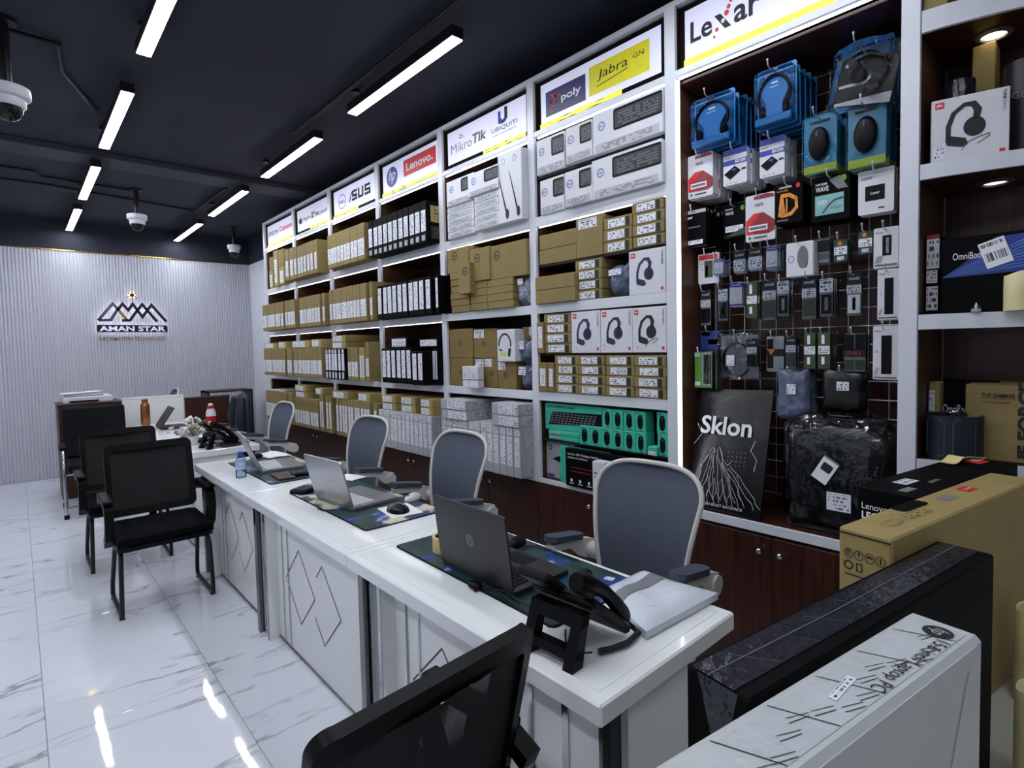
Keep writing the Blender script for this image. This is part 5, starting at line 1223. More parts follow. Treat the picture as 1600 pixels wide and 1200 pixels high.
p = P(1563, 486, X=2.29); candle('ivory pillar candle standing right of the streaked black carton', 2.262+.042, p.y-.045, 1.6005, .04, P(1580, 428, X=2.3).z-1.6)
# lower opening
def tuf():
    z0 = 1.108; xf = 2.37; yl = P(1508, 640, X=xf).y; h = P(1508, 600, X=xf).z-z0; d = (.1, .34, h)
    o = carton('laptop_carton', 'brown gaming laptop carton with big black sideways lettering', 'box', (xf, yl-.17, z0), (.26, .34, h), 'kraft'); F = FR['f']((.26, .34, h))
    text('TUF GAMING', o, F, .085, h*.86, .085, .014, 'ink', bold=.035); text('COMPUTER & ACCESSORIES', o, F, .08, h*.77, .075, .006, 'ink')
    text('TUF FORCE', o, F, .155, h*.42, h*1.25, .04, 'ink', bold=.05, rot=90)
    shapes('print_line', o, F, [rect(.04, .815*h, .13, .82*h)], 'ink')
tuf()
o, d = item('laptop_carton', 'black laptop carton with white name behind the brown gaming carton', 'box', (1470, 598), (1560, 592), 1.108, 2.48, .07, 'carton_black'); F = FR['f'](d); text('OmniBook', o, F, .3*d[1], .6*d[2], .5*d[1], .13*d[2], 'paper')
item('carton', 'thin brown carton with three labels at the left of the lower opening', 'box', (1439, 597), (1469, 596), 1.108, 2.42, .06, 'kraft_tan', [('f', .0, .5, .55, .88, 'label_small', 'white_label'), ('f', .0, .05, .4, .4, 'label_small', 'white_label')])
tube_roll('mouse_pad_roll', 'thick dark blue rolled mouse pad with grey outlines, tied in film', 2.345, .398, 1.1075, .08, .15, 'cloth_navy')
o = bpy.data.objects['mouse_pad_roll']
B().tube([(.0, .02, .143), (-.02, .01, .16), (-.01, -.02, .166), (.02, -.03, .15), (.03, .0, .147)], .006, 6).build('film_tie', 'clear_bag', o, smooth=True)
# ================================================================== TABLE AND BIG CARTONS IN FRONT
TZ = .65
t = thing('display_table', 'white marble topped table carrying the big upright cartons', 'table', (.34, -.1, 0))
bx('top', 'marble_top', 0, 1.86, -.62, .56, TZ-.04, TZ, t, .004)
for x_ in (.06, 1.74): bx('leg_panel', 'panel_white', x_, x_+.05, -.56, .5, 0, TZ-.04, t, .003)
def big(name, label, start, rz, d, m, c=.004): return carton(name, label, 'box', (start[0], start[1], TZ+.0005), d, m, R(rz), None, (), c), d
# white laptop carton
o, d = big('laptop_carton', 'white laptop carton with black geometric lines on its top, nearest the camera', (.334, .247), -9.8, (.545, .081, .5), 'carton_hp', .006)
F = frame((0, d[1]/2, d[2]), (1, 0, 0), (0, 1, 0)) @ Matrix.Translation((0, -d[1], 0))
L_, W_ = d[0], d[1]
plate('top_tape', o, F, 0, .012, L_*.97, W_-.026, 'white_tape', .0006)
for k in range(6):
    x0 = .03+.088*k; shapes('line_print', o, F, stroke([(x0, .07), (x0+.03, .012)], .0014), 'ink', .0012)
for k in range(16):
    r_ = random.Random(k); x0 = .02+.03*k; y0 = .03+.012*math.sin(k*1.3); shapes('hatch_print', o, F, stroke([(x0, y0), (x0+.026, y0-.008+.004*r_.random())], .0011)+stroke([(x0+.004, y0+.006), (x0+.03, y0-.002)], .0009), 'ink', .0012)
plate('barcode', o, F @ Matrix.Translation((.27, .034, .0014)) @ Matrix.Rotation(R(8), 4, 'Z'), 0, 0, .055, .009, 'barcode', 0)
text('15.6 inch Laptop PC', o, F, .403, .022, .165, .019, 'ink', rot=180, off=.0018)
shapes('round_mark', o, F, [ell(.507, .034, .0165, .0165)], 'ink', .0013); text('hp', o, F, .507, .034, .018, .022, 'carton_hp', shear=.3, rot=180, off=.002)
Fs = FR['s'](d)
shapes('side_crease', o, Fs, stroke([(.1, .3), (.3, .22), (.4, .26), (.5, .47)], .002)+stroke([(.36, .3), (.42, .38)], .0015), 'ink_grey')
bx('side_frame', 'carton_hp', .0, d[0]-.02, -d[1]/2-.0012, -d[1]/2+.001, d[2]-.03, d[2]-.006, o, 0)
# black carton
o, d = big('laptop_carton', 'tall black taped laptop carton behind the white one', (.619, .339), -9.4, (.768, .096, .45), 'carton_black')
F = frame((0, -d[1]/2, d[2]), (1, 0, 0), (0, 1, 0)); plate('clear_tape', o, F, .0, .022, d[0]*.99, .064, 'tape_glossy', .0012)
B().tube([(0.0, .012, d[2]+.0015), (.3, .008, d[2]+.002), (.764, .012, d[2]+.0015)], .0012, 5).build('flap_seam', 'cable_grey', o)
for k in range(8): shapes('line_print', o, F, stroke([(.06+.09*k, .075), (.1+.09*k, .025)], .0008), 'cable_grey', .0018)
Ff = FR['f'](d)
shapes('tape_fold', o, Ff, [[(.02, .449), (.08, .449), (.06, .36), (.05, .3), (.045, .36)]], 'tape_glossy', .0008); plate('white_label', o, Ff, .004, .22, .075, .075, 'label_small')
bx('red_tab', 'red_ink', d[0], d[0]+.004, -.03, .02, .31, .4, o, .001)
# brown carton
p, q_ = P(1310, 822, Z=1.14), P(1395, 843, Z=1.14); s_ = (p+q_)/2; th = (p-q_).length
o, d = big('monitor_carton', 'big brown carton with handling symbols on its end', (s_.x, s_.y), -10.2, (.78, th, 1.14-TZ), 'kraft_tan')
Ff = FR['f'](d); w, h = d[1], d[2]
for k in range(4):
    u = (.2+.2*k)*w; shapes('symbol_ring', o, Ff, stroke(ell(u, h-.05, .0085, .0095, 18), .0014, True), 'ink')
shapes('symbol', o, Ff, [rect(.165*w, h-.056, .18*w, h-.046), rect(.21*w, h-.056, .225*w, h-.046), [(.15*w, h-.046), (.195*w, h-.046), (.172*w, h-.041)], [(.195*w, h-.046), (.24*w, h-.046), (.217*w, h-.041)],
  [(.37*w, h-.044), (.43*w, h-.044), (.405*w, h-.052), (.405*w, h-.056), (.395*w, h-.056), (.395*w, h-.052)], arc(.6*w, h-.05, .006, .005, 0, 180, 8), rect(.785*w, h-.056, .815*w, h-.044)], 'ink')
shapes('symbol', o, Ff, stroke(ell(.2*w, h-.074, .008, .008, 16), .003, True)+stroke([(.36*w, h-.066), (.36*w, h-.082), (.45*w, h-.082)], .0022)+stroke([(.36*w, h-.067), (.46*w, h-.067), (.46*w, h-.082)], .0022)+stroke([(.74*w, h-.07), (.82*w, h-.085)], .0012)+stroke([(.82*w, h-.07), (.74*w, h-.085)], .0012)+[rect(.74*w, h-.093, .82*w, h-.09)], 'ink')
shapes('print_line', o, Ff, [rect(.13*w, h-.094, .62*w, h-.0915)], 'ink')
F = frame((0, -d[1]/2, d[2]), (1, 0, 0), (0, 1, 0))
shapes('oval_print', o, F, stroke(ell(.1, .045, .036, .014, 20), .0008, True)+stroke(ell(.1, .045, .028, .009, 20), .0008, True), 'ink'); shapes('cut_handle', o, F, [rrect(.2, .062, .32, .098, .015)], 'carton_black')
plate('fine_print', o, F, .15, .03, .12, .05, 'print_tan', .0006); plate('grey_label', o, F, .37, .045, .055, .028, 'carton_grey_dark'); plate('red_label', o, F, .5, .05, .05, .03, 'red_ink'); text('Lenovo', o, F, .525, .065, .035, .009, 'paper', off=.0018)
bx('lid_gap', 'ink', -.0012, .002, -w/2+.003, w/2-.003, h-.012, h-.009, o, 0)
# gaming carton at the back
p, q_ = P(1345, 757, Z=1.13), P(1432, 779, Z=1.13); s_ = (p+q_)/2; th = (p-q_).length
o, d = big('laptop_carton', 'black gaming laptop carton with white lettering behind the brown one', (s_.x, s_.y), -10.5, (.64, th, 1.13-TZ), 'carton_black')
Ff = FR['f'](d); w, h = d[1], d[2]
text('Lenovo', o, Ff, .3*w, h-.05, .42*w, .017, 'paper'); text('LEGION', o, Ff, .37*w, h-.075, .56*w, .02, 'paper', bold=.04)
shapes('symbol_ring', o, Ff, stroke(ell(.15*w, h-.115, .009, .009, 16), .0015, True)+stroke([(.13*w, h-.12), (.13*w, h-.11)], .0015)+stroke([(.17*w, h-.12), (.17*w, h-.11)], .0015), 'paper')
F = frame((0, -d[1]/2, d[2]), (1, 0, 0), (0, 1, 0)); plate('barcode_label', o, F, .1, .075, .075, .035, 'barcode'); plate('clear_tape', o, F, .02, .04, .06, .022, 'carton_grey_dark'); plate('red_label', o, F, .54, .06, .07, .045, 'red_ink'); text('Lenovo', o, F, .575, .083, .045, .012, 'paper', off=.0018); text('LEGION', o, F, .2, .05, .06, .012, 'carton_grey', off=.0018)
p = P(1489, 722, Z=1.132)
o = thing('sticky_note', 'curled pale yellow note with clear cord on the black gaming carton', 'note', (p.x, p.y, 1.132), R(-20))
B().slab(lambda u, v: ((.1*u-.05, -.03+.045*v, .004+.016*math.exp(-((u-.55)/.22)**2)), (0, 0, 1)), 12, 2, .0012).build('note', 'note_yellow', o, smooth=True)
B().tube([(.05, 0, .004), (.09, .01, .006), (.13, -.02, .004), (.09, -.03, .004), (.06, -.02, .004)], .0015, 5).build('cord', 'candle', o)
q_ = P(1613, 1098, Z=TZ); candle('ivory pillar candle at right picture edge, behind the other', q_.x, q_.y, TZ+.0005, .036, P(1613, 962, Y=q_.y).z-TZ)
q_ = P(1613, 1245, Z=TZ); candle('ivory pillar candle at right picture edge, nearest the corner', q_.x, q_.y, TZ+.0005, .029, P(1613, 1092, Y=q_.y).z-TZ)
# ================================================================== DESKS
DX0, DX1, DZ = .868, 1.453, .76
def desk(y0, y1, label, near=False, incl=True):
    t = thing('desk', label, 'desk', (DX0, y0, 0)); L = y1-y0-.003; D = DX1-DX0
    bx('top', 'desk_white', 0, D, .0015, L, DZ-.052, DZ, t, .005)
    for a in ((.035, .039, .04, L-.04), (D-.039, D-.035, .04, L-.04)): bx('inset_line', 'desk_white', a[0], a[1], a[2], a[3], DZ-.001, DZ+.0012, t, 0)
    for a in ((.035, D-.035, .036, .04), (.035, D-.035, L-.04, L-.036)): bx('inset_line', 'desk_white', a[0], a[1], a[2], a[3], DZ-.001, DZ+.0012, t, 0)
    H = DZ-.053
    bx('front_panel', 'panel_white', .1, .118, .03, L-.03, .012, H, t, .001)
    bx('plinth_strip', 'dark_chrome', .097, .101, .03, L-.17, .0, .012, t, 0)
    for yy in (.03, L-.05): bx('side_panel', 'panel_white', .118, D-.16, yy, yy+.02, 0, H, t, .001)
    # far leg cluster: mirrored fins and a white fin standing proud of the panel
    bx('mirror_fin', 'dark_chrome', .035, .1, L-.05, L-.012, 0, H, t, .001)
    bx('chrome_strip', 'chrome', .055, .1, L-.072, L-.058, 0, H, t, .001)
    bx('white_fin', 'panel_white', .045, .1, L-.17, L-.15, 0, H, t, .001); bx('chrome_strip', 'chrome', .041, .046, L-.17, L-.15, 0, H, t, 0)
    for yy in (L-.255, L-.335, .085, .03): bx('chrome_strip', 'chrome', .096, .1005, yy-.006, yy+.006, .012, H, t, 0)
    if near:
        for yy in (.2, .33, .46): bx('chrome_strip', 'chrome', .095, .1005, yy-.011, yy+.011, .012, H, t, 0)
        bx('mirror_fin', 'inlay', .06, .1, .028, .05, 0, H, t, .001); bx('chrome_strip', 'chrome', .102, .125, .0265, .0305, 0, H, t, 0)
    c = L/2; Fp = frame((.1, L, 0), (0, -1, 0), (0, 0, 1))
    dm = lambda yc: [(L-yc, .365+.184), (L-yc+.185, .365), (L-yc, .365-.184), (L-yc-.185, .365)]
    a = dm(c+.14); shapes('inlay_line', t, Fp, stroke(a, .006, True), 'inlay', .0012)
    b_ = dm(c-.14); top, rt, bt, lf = b_; m1 = (top[0]-.047, top[1]-.047*.995); m2 = (bt[0]-.093-.02, bt[1]+.113*.995)
    shapes('inlay_line', t, Fp, stroke([(top[0]-.07, top[1]-.07), top, rt, bt, (bt[0]-.1, bt[1]+.1)], .006), 'inlay', .0012)
    return t
desk(.736, 1.963, 'white glossy desk nearest the camera, carrying the black laptop', True)
desk(1.963, 3.213, 'white glossy desk in the middle of the front row')
desk(3.213, 4.354, 'white glossy desk with the water bottle, farthest of the front three')
desk(4.88, 6.06, 'white desk beyond the gap, with the red bottle')
desk(6.06, 7.24, 'white desk farthest away, with the copper bottle')
DT = DZ+.0015
# ---------------------------------------------------------------- desk mats
def dmat(label, x0, x1, y0, y1, rz=0):
    t = thing('desk_mat', label, 'desk mat', ((x0+x1)/2, (y0+y1)/2, DT), R(rz)); w, l = (x1-x0)/2, (y1-y0)/2
    B().prism(rrect(-w, -l, w, l, .02), (0, 0, 0), (1, 0, 0), (0, 1, 0), (0, 0, 1), 0, .0028).build('rubber_base', 'soft_black', t)
    B().prism(rrect(-w+.006, -l+.006, w-.006, l-.006, .016), (0, 0, .0028), (1, 0, 0), (0, 1, 0), (0, 0, 1), 0, .0006).build('printed_cloth', 'mat_art', t); return t
dmat('dark painted desk mat under the black laptop', 1.03, 1.43, 1.03, 1.9, -1)
dmat('dark painted desk mat under the middle silver laptop', 1.04, 1.44, 2.15, 3.05)
dmat('dark painted desk mat under the farther silver laptop', 1.035, 1.43, 3.31, 4.19)
MZ = DT+.0036
# ---------------------------------------------------------------- laptops
def laptop(label, x, y, z, w, dp, lid, ang, m, rz=0, keys='black_plastic', logo=None, name='laptop'):
    """hinge at the local origin; the base runs towards +x, the lid rises and leans towards -x"""
    t = thing(name, label, 'laptop', (x, y, z), R(rz))
    B().prism(rrect(0, -w/2, dp, w/2, .012), (0, 0, .002), (1, 0, 0), (0, 1, 0), (0, 0, 1), 0, .014).build('base', m, t)
    kb = B().prism(rrect(.02, -w*.43, dp*.55, w*.43, .004), (0, 0, .016), (1, 0, 0), (0, 1, 0), (0, 0, 1), 0, .0008).build('keyboard', 'black_plastic' if keys == 'black_plastic' else 'silver', t)
    kk = B(); r_, c_ = 5, 15
    for i in range(r_):
        for j in range(c_):
            kx = .026+(dp*.55-.03)*i/r_; ky = -w*.42+w*.84*j/c_; kk.box(kx, kx+(dp*.55-.03)/r_-.003, ky, ky+w*.84/c_-.003, .0168, .0186)
    ko = kk.build('key_caps', keys, t); ko['kind'] = 'stuff'
    B().prism(rrect(dp*.64, -w*.15, dp*.94, w*.15, .004), (0, 0, .016), (1, 0, 0), (0, 1, 0), (0, 0, 1), 0, .0006).build('touchpad', m if m != 'laptop_black' else 'black_plastic', t)
    a = R(ang); up = Vector((-math.sin(a), 0, math.cos(a))); nn = Vector((-math.cos(a), 0, -math.sin(a)))
    lo = B().prism(rrect(-w/2, 0, w/2, lid, .012), (.004, 0, .016), (0, -1, 0), up, nn, 0, .007).build('lid', m, t)
    B().prism(rect(-w/2+.008, .012, w/2-.008, lid-.008), (.004, 0, .016), (0, -1, 0), up, nn, -.0008, .0).build('screen', 'screen_black', lo)
    B().cyl((.004, -w*.36, .014), (.004, w*.36, .014), .006, n=8).build('hinge', 'black_plastic', t)
    Fl = frame(Vector((.004, 0, .016))+nn*.0072, (0, -1, 0), up)
    if logo == 'hp':
        shapes('round_mark', lo, Fl, [ell(0, lid*.5, .021, .021)], 'ink_grey', .0006); text('hp', lo, Fl, 0, lid*.5, .022, .028, 'laptop_black', shear=.3, off=.0012)
    elif logo: text(logo, lo, Fl, .03, lid*.52, .05, .008, 'ink_grey', off=.0008)
    return t
laptop('open black laptop with round grey logo on the nearest desk', 1.066, 1.43, MZ, .382, .245, .238, 7, 'laptop_black', 0, logo='hp')
laptop('open silver laptop on the middle desk, beside the white mouse', 1.112, 2.632, MZ, .362, .255, .232, 14, 'silver', 5, 'key_grey', 'ASUS')
p = P(413, 740, Z=.775)
laptop('open silver laptop behind the water bottle', p.x+.03, p.y+.235, MZ, .36, .25, .24, 22, 'silver', -8, 'key_grey')
# ---------------------------------------------------------------- small things on the desks
def dt(px, py, z=DZ): q = P(px, py, Z=z); return q.x, q.y
x, y = dt(377, 746)
o = thing('water_bottle', 'small clear water bottle with blue cap on the third desk', 'bottle', (x, y, DT))
B().lathe([(.027, 0), (.029, .006), (.029, .045), (.027, .05), (.029, .055), (.029, .1), (.022, .122), (.013, .132), (.013, .142)], n=20).build('bottle', 'bottle_clear', o, smooth=True)
B().lathe([(.0296, .05), (.0296, .1)], n=20).build('wrap_label', 'bottle_label', o, smooth=True); B().lathe([(.0155, .133), (.0155, .155), (.013, .157)], n=16).build('cap', 'cap_blue', o)
x, y = dt(228, 664)
o = thing('copper_bottle', 'hammered copper water bottle on the farthest desk', 'bottle', (x, y, DT))
B().lathe([(.04, 0), (.043, .01), (.043, .2), (.038, .225), (.026, .24), (.026, .246)], n=22).build('bottle', 'copper', o, smooth=True); B().lathe([(.029, .246), (.029, .275), (.024, .279)], n=18).build('cap', 'copper', o)
x, y = dt(331, 677)
o = thing('red_bottle', 'red and white sports bottle on the desk beyond the gap', 'bottle', (x, y, DT))
B().lathe([(.04, 0), (.042, .01), (.038, .09), (.042, .12), (.042, .165)], n=22).build('bottle', 'red_plastic', o, smooth=True); B().lathe([(.0425, .165), (.041, .2), (.028, .235)], n=22).build('shoulder', 'carton_white', o, smooth=True)
B().lathe([(.029, .235), (.029, .262)], n=18).build('cap', 'red_plastic', o); B().lathe([(.022, .262), (.02, .28), (.012, .284)], n=14).build('lid', 'carton_white', o)
# tape roll
x, y = dt(681, 866)
o = thing('tape_roll', 'roll of clear packing tape standing beside the black laptop', 'tape', (x+.045, y, MZ))
B().lathe([(.04, 0), (.05, 0), (.05, .055), (.04, .055), (.04, 0)], n=28).build('tape', 'tape_clear', o, smooth=True); B().lathe([(.037, .001), (.04, .001), (.04, .054), (.037, .054), (.037, .001)], n=28).build('core', 'crimson', o, smooth=True)
def mouse(label, x, y, z, m, rz, s=1):
    o = thing('mouse', label, 'mouse', (x, y, z), R(rz)); b = B(); b.ball((0, 0, .006), .055*s, .03*s, .027*s, 18, 10); b.v = [(a, c, max(0, e)) for a, c, e in b.v]
    b.build('shell', m, o, smooth=True); B().box(-.04*s, -.022*s, -.003, .003, .024*s, .031*s, .001).build('scroll_wheel', 'grey_pad', o); return o
x, y = dt(645, 782); mouse('white computer mouse on the middle desk mat', x, y, MZ, 'carton_white', 20)
x, y = dt(806, 854); mouse('black computer mouse behind the black laptop', x, y, MZ, 'black_plastic', 10)
x, y = dt(401, 716); mouse('black computer mouse behind the farther silver laptop', x, y, DT, 'black_plastic', 30)
x, y = dt(622, 800)
o = thing('blister_mouse', 'black mouse in a clear blister on white card, middle desk', 'mouse', (x+.01, y, MZ), R(-8))
B().prism(rrect(-.075, -.1, .075, .1, .008), (0, 0, 0), (1, 0, 0), (0, 1, 0), (0, 0, 1), 0, .0015).build('card', 'paper', o); b = B(); b.ball((-.01, 0, .002), .038, .06, .03, 16, 8); b.v = [(a, c, max(.0016, e)) for a, c, e in b.v]; b.build('mouse', 'black_plastic', o, smooth=True)
b = B(); b.ball((-.01, 0, .002), .05, .075, .034, 16, 8); b.v = [(a, c, max(.0016, e)) for a, c, e in b.v]; b.build('blister', 'clear', o, smooth=True)
def calc(label, px, py, rz, z, name='calculator'):
    x, y = dt(px, py); o = thing(name, label, name.replace('_', ' '), (x, y, z), R(rz))
    B().box(-.075, .075, -.05, .05, 0, .02, .005).build('body', 'black_plastic', o); B().box(.03, .065, -.04, .04, .0195, .022, .001).build('display', 'carton_grey_dark', o)
    k = B()
    for i in range(4):
        for j in range(5): k.box(-.065+.022*i, -.05+.022*i, -.042+.017*j, -.03+.017*j, .0195, .024, .001)
    k.build('buttons', 'grey_pad', o); return o
calc('black desk calculator on the middle desk, left of the silver laptop', 479, 768, 30, MZ); calc('black desk calculator at the right edge of the farther mat', 475, 742, -10, MZ)
x, y = dt(441, 746); o = thing('notebook', 'dark brown notebook lying before the farther silver laptop', 'notebook', (x, y, MZ), R(-4)); B().box(-.045, .045, -.1, .1, 0, .012, .003).build('cover', 'phone_brown', o); B().box(-.042, .046, -.097, .097, .002, .01, 0).build('pages', 'paper', o)
def sheet(label, px, py, w, l, rz, z=DT):
    x, y = dt(px, py); tag(B().slab(lambda u, v: ((w*(u-.5), l*(v-.5), .003+.002*math.sin(5*u+4*v)), (0, 0, 1)), 5, 5, .0015).build('paper_sheet', 'paper', None, (x, y, z), R(rz)), label, 'paper')
sheet('white paper sheet at the back of the farther mat', 425, 712, .16, .25, 8, MZ); sheet('folded white paper behind the middle silver laptop', 546, 748, .12, .16, 20, MZ)
def cable(label, pts, r=.0028, name='cable', m='cable'): tag(B().tube(pts, r, 6).build(name, m, smooth=True), label, 'cable')
def dpt(px, py, dz=.004): q = P(px, py, Z=DT); return (q.x, q.y, DT+dz)
cable('black laptop cable looping at the left edge of the nearest mat', [dpt(735, 915), dpt(742, 926), dpt(760, 920), dpt(776, 924), dpt(790, 935), dpt(812, 950), dpt(835, 968)])
cable('black cable running from the black laptop to the phone', [dpt(758, 922, .008), dpt(790, 929, .01), dpt(815, 946, .01), dpt(845, 958, .008), dpt(862, 962, .006)])
cable('thin black cable on the middle desk below the silver laptop', [dpt(496, 796), dpt(505, 799), dpt(522, 799), dpt(535, 797), dpt(548, 794, .008)])
cable('thin black mouse cable behind the black laptop', [dpt(818, 858, .01), dpt(840, 856, .008), dpt(870, 868, .008), dpt(905, 878, .006)])
x, y = dt(742, 920); tag(B().ball((0, 0, .012), .02, .03, .012, 14, 8).build('cable_clip', 'black_plastic', None, (x, y, DT), smooth=True), 'round black cable puck at the left edge of the nearest mat', 'cable holder')
# webcam on the nearest mat
x, y = dt(914, 912)
o = thing('webcam', 'round black webcam lying on the nearest mat', 'webcam', (x, y, MZ), R(40)); B().ball((0, 0, .022), .024, .026, .022, 16, 10).build('body', 'black_plastic', o, smooth=True); B().cyl((-.016, -.012, .024), (-.024, -.018, .026), .014, .012, 14).build('lens', 'screen_black', o)
B().tube([(.01, .01, .03), (.04, .02, .045), (.1, .02, .03), (.15, .05, .006)], .0022, 6).build('cord', 'cable', o, smooth=True)
x, y = dt(950, 914); o = thing('card_pack', 'small blue and purple card pack on the nearest mat', 'packet', (x, y, MZ), R(15)); B().box(-.045, .045, -.035, .035, 0, .006, .002).build('card', 'deep_blue', o); plate('white_label', o, frame((.01, .02, .006), (0, -1, 0), (1, 0, 0)), 0, 0, .03, .025, 'label_small', .0006)
# poly mailer
q1, q2, q3, q4 = [P(*p, Z=DT) for p in ((1010, 1000), (1122, 938), (1000, 903), (938, 934))]
cq = (q1+q2+q3+q4)/4
o = thing('mailer_bag', 'grey white glossy plastic mailer bag on the nearest desk corner', 'bag', (cq.x, cq.y, DT))
def mailer(u, v):
    p = (q1*(1-u)+q2*u)*(1-v)+(q4*(1-u)+q3*u)*v-cq; k = min(1, 8*min(u, 1-u, v, 1-v))
    return (p.x, p.y, .012+.016*k+.005*math.sin(9*u+4*v)*math.cos(7*v-3*u)*k), (0, 0, 1)
B().slab(mailer, 14, 14, .02).build('bag', 'poly_grey', o, smooth=True)
bnd = B().slab(lambda u, v: (Vector(mailer(.06+.88*u, .56+.2*v)[0])+Vector((0, 0, .0112)), (0, 0, 1)), 10, 3, .0012); bnd.build('grey_band', 'carton_grey_dark', o, smooth=True)
# IP phone seen from behind
o = thing('desk_phone', 'black office desk phone on a stand, seen from behind, nearest desk', 'phone', (.985, .945, DT), R(4))
pu = Vector((.78, 0, -.62)).normalized(); pn = Vector((.62, 0, .78)).normalized(); po = Vector((-.03, 0, .175))
def pb(y0, y1, a0, a1, n0, n1, c=.008):
    b = B().box(a0, a1, y0, y1, n0, n1, c); b.v = [tuple(po+pu*x_+Vector((0, 1, 0))*y_+pn*z_) for x_, y_, z_ in b.v]; return b
pb(-.1, .105, .03, .23, -.028, 0).build('body', 'black_plastic', o); pb(.0, .105, -.045, .06, -.018, .006).build('display_housing', 'black_plastic', o); pb(.008, .098, -.035, .045, .006, .0075, .001).build('screen', 'screen_black', o)
hs = B().tube([tuple(po+pu*a+Vector((0, -.07, 0))+pn*n_) for a, n_ in ((-.03, .012), (.0, .018), (.04, .028), (.1, .033), (.16, .026), (.2, .014), (.225, .008))], [.022, .026, .02, .017, .019, .025, .02], 10); hs.build('handset', 'black_plastic', o, smooth=True)
pb(-.1, -.04, -.02, .03, -.006, .014).build('cradle', 'black_plastic', o)
pb(-.03, .095, .08, .2, 0, .003, .001).build('keypad', 'grey_pad', o)
st_ = B()
for y0_ in (-.085, .05):
    st_.prism([(-.04, .12), (-.015, .12), (-.045, 0), (-.085, 0)], (0, y0_, 0), (1, 0, 0), (0, 0, 1), (0, 1, 0), 0, .03)
st_.prism([(-.04, .12), (-.012, .12), (-.02, .09), (-.052, .09)], (0, -.085, 0), (1, 0, 0), (0, 0, 1), (0, 1, 0), 0, .165); st_.prism([(-.068, .04), (-.04, .04), (-.047, .02), (-.075, .02)], (0, -.085, 0), (1, 0, 0), (0, 0, 1), (0, 1, 0), 0, .165)
st_.build('stand', 'black_plastic', o)
co_ = B(); co_.tube([(.02+.0*k, .02, .03) if k == 0 else (.02-.045*math.sin(k*.35), .02-.012*k, .03-.018*math.sin(k*.2)) for k in range(9)], .0025, 6); co_.build('line_cord', 'cable', o, smooth=True)
hc = B(); hc.tube([(.15, -.07, .035), (.17, -.09, .012), (.16, -.11, .011), (.1, -.115, .011), (.05, -.1, .011), (.02, -.085, .012)], .0075, 8); hc.build('coiled_cord', 'cable', o, smooth=True)
# ================================================================== CHAIRS
def back_w(t):
    """half width of the office chair back at height fraction t"""
    w = .17+.055*min(1, t/.75)
    if t > .66: w *= (max(0, 1-((t-.66)/.34)**3.1))**(1/3.1)
    return w
def lean(t): return .15+.1*t-.03*math.sin(math.pi*t)
TS = [i/10*.66 for i in range(10)]+[.66+.34*math.sin(math.pi/2*i/14)**.8 for i in range(15)]
def office_chair(label, loc, rz):
    t = thing('office_chair', label, 'chair', loc, R(rz), 'grey mesh office chairs behind the desks')
    for k in range(5):
        a = 2*math.pi*k/5+.3; c, s = math.cos(a), math.sin(a)
        lg_ = B().tube([(.03*c, .03*s, .1), (.16*c, .16*s, .095), (.29*c, .29*s, .07)], [.024, .02, .015], 8).build('base_leg', 'chair_white', t, smooth=True)
        B().cyl((.29*c-.012*s, .29*s+.012*c, .028), (.29*c+.012*s, .29*s-.012*c, .028), .028, n=12).cyl((.29*c, .29*s, .03), (.29*c, .29*s, .075), .007, n=6).build('caster', 'black_plastic', lg_)
    B().cyl((0, 0, .08), (0, 0, .42), .027).build('gas_column', 'black_plastic', t, smooth=True); bx('mechanism', 'black_plastic', -.12, .14, -.08, .08, .4, .45, t, .01)
    B().prism(rrect(-.245, -.25, .22, .25, .07, 5), (0, 0, .45), (1, 0, 0), (0, 1, 0), (0, 0, 1), 0, .06).build('seat', 'grey_pad', t)
    Z0, H = .625, .447
    pts = [(lean(t_), back_w(t_), Z0+H*t_) for t_ in TS]
    loop = pts+[(x, -y, z) for x, y, z in pts[-2::-1]]
    B().tube(loop, .0095, 8, True).build('back_frame', 'chair_white', t, smooth=True)
    def bk(u, v):
        u = TS[round(u*24)]; x = lean(u); w = max(.004, back_w(u)-.002); yy = w*(1-2*v); return (x+.025*(1-(1-2*v)**2)*.8, yy, Z0+H*u), (-1, 0, 0)
    B().slab(bk, 24, 10, .004).build('back_mesh', 'grey_mesh', t, smooth=True)
    B().tube([(.12, 0, .43), (.17, 0, .46), (.19, 0, .58), (.185, 0, .68)], [.03, .026, .02, .016], 8).build('back_bracket', 'chair_white', t, smooth=True)
    B().tube([(.155, .178, .635), (.185, .08, .615), (.185, -.08, .615), (.155, -.178, .635)], .014, 8).build('cross_bar', 'chair_white', t, smooth=True)
    for s in (-1, 1):
        a = thing_part('armrest', t)
        B().prism([(-.04, .015), (.08, .0), (.15, -.06), (.2, -.06), (.21, .0), (.1, .032), (-.04, .04)], (0, s*.262-.02, .735), (1, 0, 0), (0, 0, 1), (0, 1, 0), 0, .04).build('arm_support', 'chair_white', a)
        B().prism(rrect(-.08, -.032, .12, .032, .03, 5), (.02, s*.262, .775), (.985, 0, -.17), (0, 1, 0), (.17, 0, .985), 0, .022).build('arm_pad', 'grey_pad', a)
        B().cyl((.185, s*.185, .7), (.185, s*.292, .7), .034, n=18).build('pivot_knob', 'chair_white', a, smooth=True)
    return t
def thing_part(name, parent): return link(name, None, parent)
office_chair('grey mesh office chair behind the black laptop, nearest the camera', (1.5, 1.2, 0), 4)
office_chair('grey mesh office chair behind the desk, second from the camera', (1.5, 2.4, 0), 2)
office_chair('grey mesh office chair behind the desk, third from the camera', (1.5, 3.42, 0), 5)
office_chair('grey mesh office chair beside the far cartons, fourth from the camera', (1.5, 5.06, 0), 3)
office_chair('grey mesh office chair with a black jacket hung on it', (1.45, 6.15, 0), -5)
